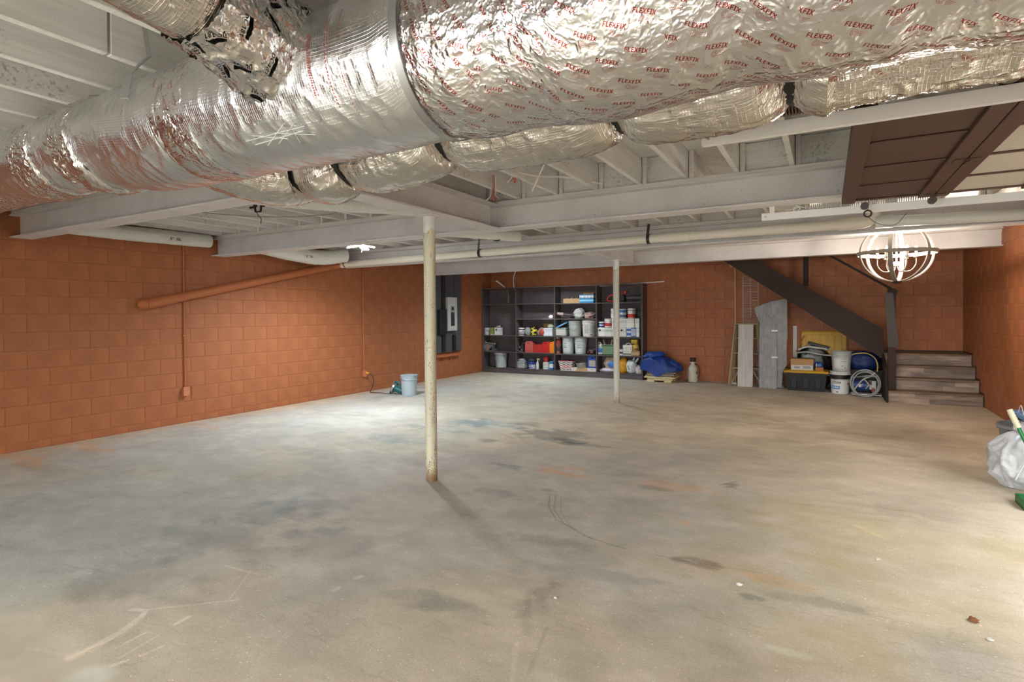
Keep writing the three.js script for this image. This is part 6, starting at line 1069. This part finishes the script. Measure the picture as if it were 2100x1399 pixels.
// ---------------------------------------------------------------- orb chandelier
{
  const cz = -8.02, c = onZ(1838.5, 519, cz), Rh = 0.385, Rv = 0.335, t = thing('chandelier', 'orb chandelier of weathered wood bands with six lit candle bulbs', 'chandelier', [c.x, c.y, c.z], 0.28);
  const band = M(0x7d756c, 0.65), inner = M(0xb5afa6, 0.6), metal = M(0x857d74, 0.4, 0.5);
  const strip = (fn, n, w, th, m, name) => {                  // fn(i/n) -> {p, out, side}
    const pos = [], idx = []; for (let i = 0; i <= n; i++) { const { p, o, s } = fn(i / n); for (const [a, b] of [[1, 1], [1, -1], [-1, -1], [-1, 1]]) pos.push(p.x + o.x * a * th / 2 + s.x * b * w / 2, p.y + o.y * a * th / 2 + s.y * b * w / 2, p.z + o.z * a * th / 2 + s.z * b * w / 2); }
    for (let i = 0; i < n; i++) for (let k = 0; k < 4; k++) { const a = i * 4 + k, b = i * 4 + (k + 1) % 4; idx.push(a, b, a + 4, b, b + 4, a + 4); }
    const g = new THREE.BufferGeometry(); g.setAttribute('position', new THREE.Float32BufferAttribute(pos, 3)); g.setIndex(idx); let q = g.toNonIndexed(); q.computeVertexNormals(); return mesh(name, [q], m, t);
  };
  for (let k = 0; k < 6; k++) { const a = k * Math.PI / 3; strip((u) => { const e = -Math.PI / 2 + u * Math.PI, r = V(Math.cos(a), 0, Math.sin(a)); const p = V(r.x * Math.cos(e) * Rh, Math.sin(e) * Rv, r.z * Math.cos(e) * Rh), o = V(r.x * Math.cos(e) / Rh, Math.sin(e) / Rv, r.z * Math.cos(e) / Rh).normalize(); return { p, o, s: V(-Math.sin(a), 0, Math.cos(a)) }; }, 40, 0.044, 0.012, band, 'orb_band'); }
  strip((u) => { const a = u * Math.PI * 2; const o = V(Math.cos(a), 0, Math.sin(a)); return { p: o.clone().multiplyScalar(Rh + 0.012), o, s: V(0, 1, 0) }; }, 64, 0.042, 0.012, band, 'equator_band');
  mesh('finial', [lathe([[0.001, -Rv - 0.03], [0.035, -Rv - 0.02], [0.06, -Rv - 0.004], [0.055, -Rv + 0.004], [0.001, -Rv + 0.006]], 24)], dark, t);
  mesh('stem', [cyl([0, -0.12, 0], [0, TOP - c.y - 0.02, 0], 0.010, 0.010, 12)], metal, t); mesh('hub', [lathe([[0.001, -0.16], [0.03, -0.155], [0.042, -0.13], [0.03, -0.105], [0.001, -0.1]], 24)], inner, t); mesh('ceiling_canopy', [cyl([0, TOP - c.y - 0.03, 0], [0, TOP - c.y - 0.001, 0], 0.07, 0.06, 24)], metal, t);
  for (let k = 0; k < 6; k++) {
    const a = k * Math.PI / 3 + 0.35, dx = Math.cos(a), dz = Math.sin(a), R = 0.19;
    mesh('arm', [tube([[dx * 0.01, -0.15, dz * 0.01], [dx * 0.05, -0.21, dz * 0.05], [dx * 0.13, -0.215, dz * 0.13], [dx * 0.185, -0.15, dz * 0.185], [dx * R, -0.06, dz * R]], 0.006, 30, 8)], metal, t);
    mesh('candle_cup', [cyl([dx * R, -0.06, dz * R], [dx * R, -0.05, dz * R], 0.028, 0.03, 16), cyl([dx * R, -0.05, dz * R], [dx * R, 0.0, dz * R], 0.014, 0.014, 14)], metal, t);
    mesh('bulb', [at(lathe([[0.001, 0], [0.010, 0.002], [0.022, 0.025], [0.020, 0.045], [0.008, 0.07], [0.001, 0.076]], 16), dx * R, 0.0, dz * R)], glow(0xfff2e0, 6), t, 'glowing candle bulb');
    const L = new THREE.PointLight(0xfff0de, BULB_POWER, 0, 2); L.position.set(dx * R, 0.035, dz * R); L.castShadow = true; t.add(L);
  }
}

// ---------------------------------------------------------------- rubbish by the right wall
{
  const p = onFloor(2082, 996), wp = new THREE.MeshPhysicalMaterial({ color: 0xd8dadc, roughness: 0.38, transmission: 0.18, thickness: 0 });
  const t = thing('trash_bag', 'full white plastic trash bag tied with drawstring', 'trash bag', [p.x + 0.05, 0, p.z + 0.02]);
  const g = new THREE.SphereGeometry(1, 90, 64), q = g.attributes.position;
  for (let i = 0; i < q.count; i++) { const x = q.getX(i), y = q.getY(i), z = q.getZ(i), a = Math.atan2(z, x), tp = sstep(0.2, 1, y); const f = Math.pow(ridge(n3(Math.cos(a) * 5 + 3, y * 1.3, Math.sin(a) * 5)), 3), f2 = n3(x * 2.5 + 9, y * 2.5, z * 2.5), f3 = Math.pow(ridge(n3(x * 4 + 1, y * 6, z * 4)), 4); const k = 1 + 0.15 * (f - 0.4) + 0.20 * (f2 - 0.5) + 0.09 * (f3 - 0.3) + 0.05 * (Math.pow(ridge(n3(x * 9, y * 7 + 4, z * 9)), 3) - 0.3) - 0.30 * tp; q.setXYZ(i, x * k * 0.225 + 0.03 * tp, Math.max(0, (y * (1 + 0.12 * (f2 - 0.5)) + 0.86) / 1.86) * 0.50, z * k * 0.20); }
  let m = mergeVertices(g, 1e-5); m.deleteAttribute('normal'); m.computeVertexNormals(); dmesh('sack', m, wp, t);
  mesh('drawstring', [tube([[-0.10, 0.10, 0.21], [-0.06, 0.22, 0.235], [0.02, 0.35, 0.205], [0.08, 0.43, 0.15]], 0.005, 40, 6)], white, t);
  mesh('neck', [at(lump(0.22, 0.10, 0.18, 0.25, 3.5, 97, 30, 1.4), 0.05, 0.44, 0)], wp, t);
  const bz = p.z - 0.45, cn = onZ(2044, 880, bz), b = thing('trash_bin', 'grey round plastic bin behind the white trash bag', 'bin', [cn.x + 0.25, 0, bz]);
  const tp = onZ(2068, 873, bz + 0.1).y; mesh('tub', [lathe([[0.001, 0.004], [0.185, 0.0], [0.20, 0.01], [0.232, tp - 0.05], [0.25, tp - 0.04], [0.25, tp], [0.235, tp], [0.195, 0.02], [0.001, 0.02]], 44)], M(0x767c80, 0.45), b);
  mesh('rim', [norm(new THREE.TorusGeometry(0.248, 0.010, 8, 44).rotateX(Math.PI / 2).translate(0, tp - 0.02, 0))], M(0x8a9094, 0.4), b);
  const gz = p.z + 0.32, h0 = onZ(2070, 840, p.z + 0.20), h1 = onZ(2089, 878, p.z + 0.24), h2 = onZ(2130, 962, p.z + 0.32);
  const br = thing('broom', 'leaning broom handle, green with a cream ribbed grip', 'broom'); mesh('grip', [cyl(h0, h1, 0.020, 0.021, 16), ...[0.2, 0.35, 0.5, 0.65, 0.8].map((k) => { const c = h0.clone().lerp(h1, k), d = h1.clone().sub(h0).normalize().multiplyScalar(0.006); return cyl(c.clone().sub(d), c.clone().add(d), 0.0225, 0.0225, 14); })], M(0xd9d6b6, 0.5), br);
  const fl = h1.clone().lerp(h2, 1.0), dir = h2.clone().sub(h1).normalize(), tt = -(h1.y - 0.06) / dir.y, end = h1.clone().addScaledVector(dir, tt);
  mesh('pole', [cyl(h1, end, 0.0135, 0.0135, 16)], M(0x0c7a38, 0.4), br); mesh('head', [at(cbox(-0.14, 0.14, 0, 0.09, -0.03, 0.03, 0.01), end.x, 0.0, end.z, 0.4)], M(0x0c6a32, 0.5), br);
  const d0 = onFloor(2097, 1042), dp = thing('dustpan', 'green plastic dustpan on the floor in front of the trash bag', 'dustpan', [d0.x + 0.14, 0, d0.z - 0.03]); mesh('pan', [cbox(-0.15, 0.15, 0.0, 0.012, -0.12, 0.12, 0.004), cbox(-0.15, -0.138, 0.0, 0.07, -0.12, 0.12, 0.004), cbox(0.138, 0.15, 0.0, 0.07, -0.12, 0.12, 0.004), cbox(-0.15, 0.15, 0.0, 0.07, -0.12, -0.108, 0.004)], M(0x0d6e34, 0.45), dp); mesh('grip', [cbox(-0.02, 0.02, 0.05, 0.075, -0.26, -0.11, 0.008)], M(0x0d6e34, 0.45), dp);
  const k0 = onFloor(2110, 985), kb = thing('cardboard_box', 'brown cardboard box beside the white trash bag', 'box', [k0.x + 0.36, 0, k0.z + 0.12]); mesh('carton', [cbox(-0.16, 0.2, 0, 0.22, -0.14, 0.14, 0.004)], M(0xa8835c, 0.8), kb); mesh('flap', [at(cbox(-0.12, 0, 0, 0.006, -0.13, 0.13, 0.001), -0.16, 0.215, 0, 0, 0, -0.9)], M(0xb28d64, 0.8), kb);
  const uz = bz - 0.72, u0 = onZ(2086, 852, uz), bt = thing('blue_cooler', 'low box with a pale blue lid against the right wall', 'cooler', [XR - 0.20, 0, uz]); mesh('tub', [cbox(-0.20, 0.19, 0.0, u0.y - 0.035, -0.28, 0.20, 0.01)], M(0x2e3236, 0.5), bt); mesh('lid', [cbox(-0.215, 0.195, u0.y - 0.035, u0.y + 0.02, -0.29, 0.21, 0.012)], M(0x5f92c9, 0.45), bt); mesh('bail', [tube([[-0.20, u0.y, -0.1], [-0.20, u0.y + 0.1, 0.0], [-0.2, u0.y + 0.02, 0.1]], 0.004, 20, 6)], white, bt);
}
// bits of litter on the floor
for (const [px, py, s, col, lbl, nm] of [[1800, 1149, 0.014, 0xe6e4de, 'small white paper scrap on the bare floor right of centre', 'paper_scrap'], [1516, 1201, 0.016, 0xe8e6e0, 'torn white paint flake on the floor near a dark smear', 'paint_flake'], [1997, 1275, 0.02, 0x8a5a3a, 'curled brown dead leaf on the floor', 'dead_leaf'], [1140, 1227, 0.010, 0xdedbd3, 'tiny white pebble on the floor', 'pebble'], [2032, 1314, 0.012, 0xdedbd3, 'small pale plaster crumb near the brown leaf', 'plaster_crumb']]) {
  const p = onFloor(px, py); single(nm, lbl, 'litter', lump(s * 2, s * 0.9, s * 1.5, 0.5, 2.2, px, 12), M(col, 0.8), [p.x, 0, p.z], rr(0, 3));
}

{ const o = structure('added_sky_screen', 'earth coloured retaining wall outside the side door', 'wall'); mesh('screen_slab', [cbox(XR + 3.4, XR + 3.9, -0.1, 3.4, -12, 4.5, 0.02)], M(0x7d6f60, 0.9), o); }  // unseen screen, added to hold back sky light at the side opening
// ---------------------------------------------------------------- outdoors, seen only as light through the door openings
{ const o = structure('driveway', 'concrete driveway outside the open doors', 'driveway'); mesh('slab', [cbox(XR + 0.25, XR + 16, -0.2, -0.02, -14, ZF + 16, 0.01), cbox(XL - 8, XR + 0.25, -0.2, -0.02, ZF + 0.2, ZF + 16, 0.01)], M(0x8f8a80, 0.85), o); }
scene.traverse((o) => { if (o.isMesh) { o.castShadow = true; o.receiveShadow = true; } });
renderer.render(scene, camera);
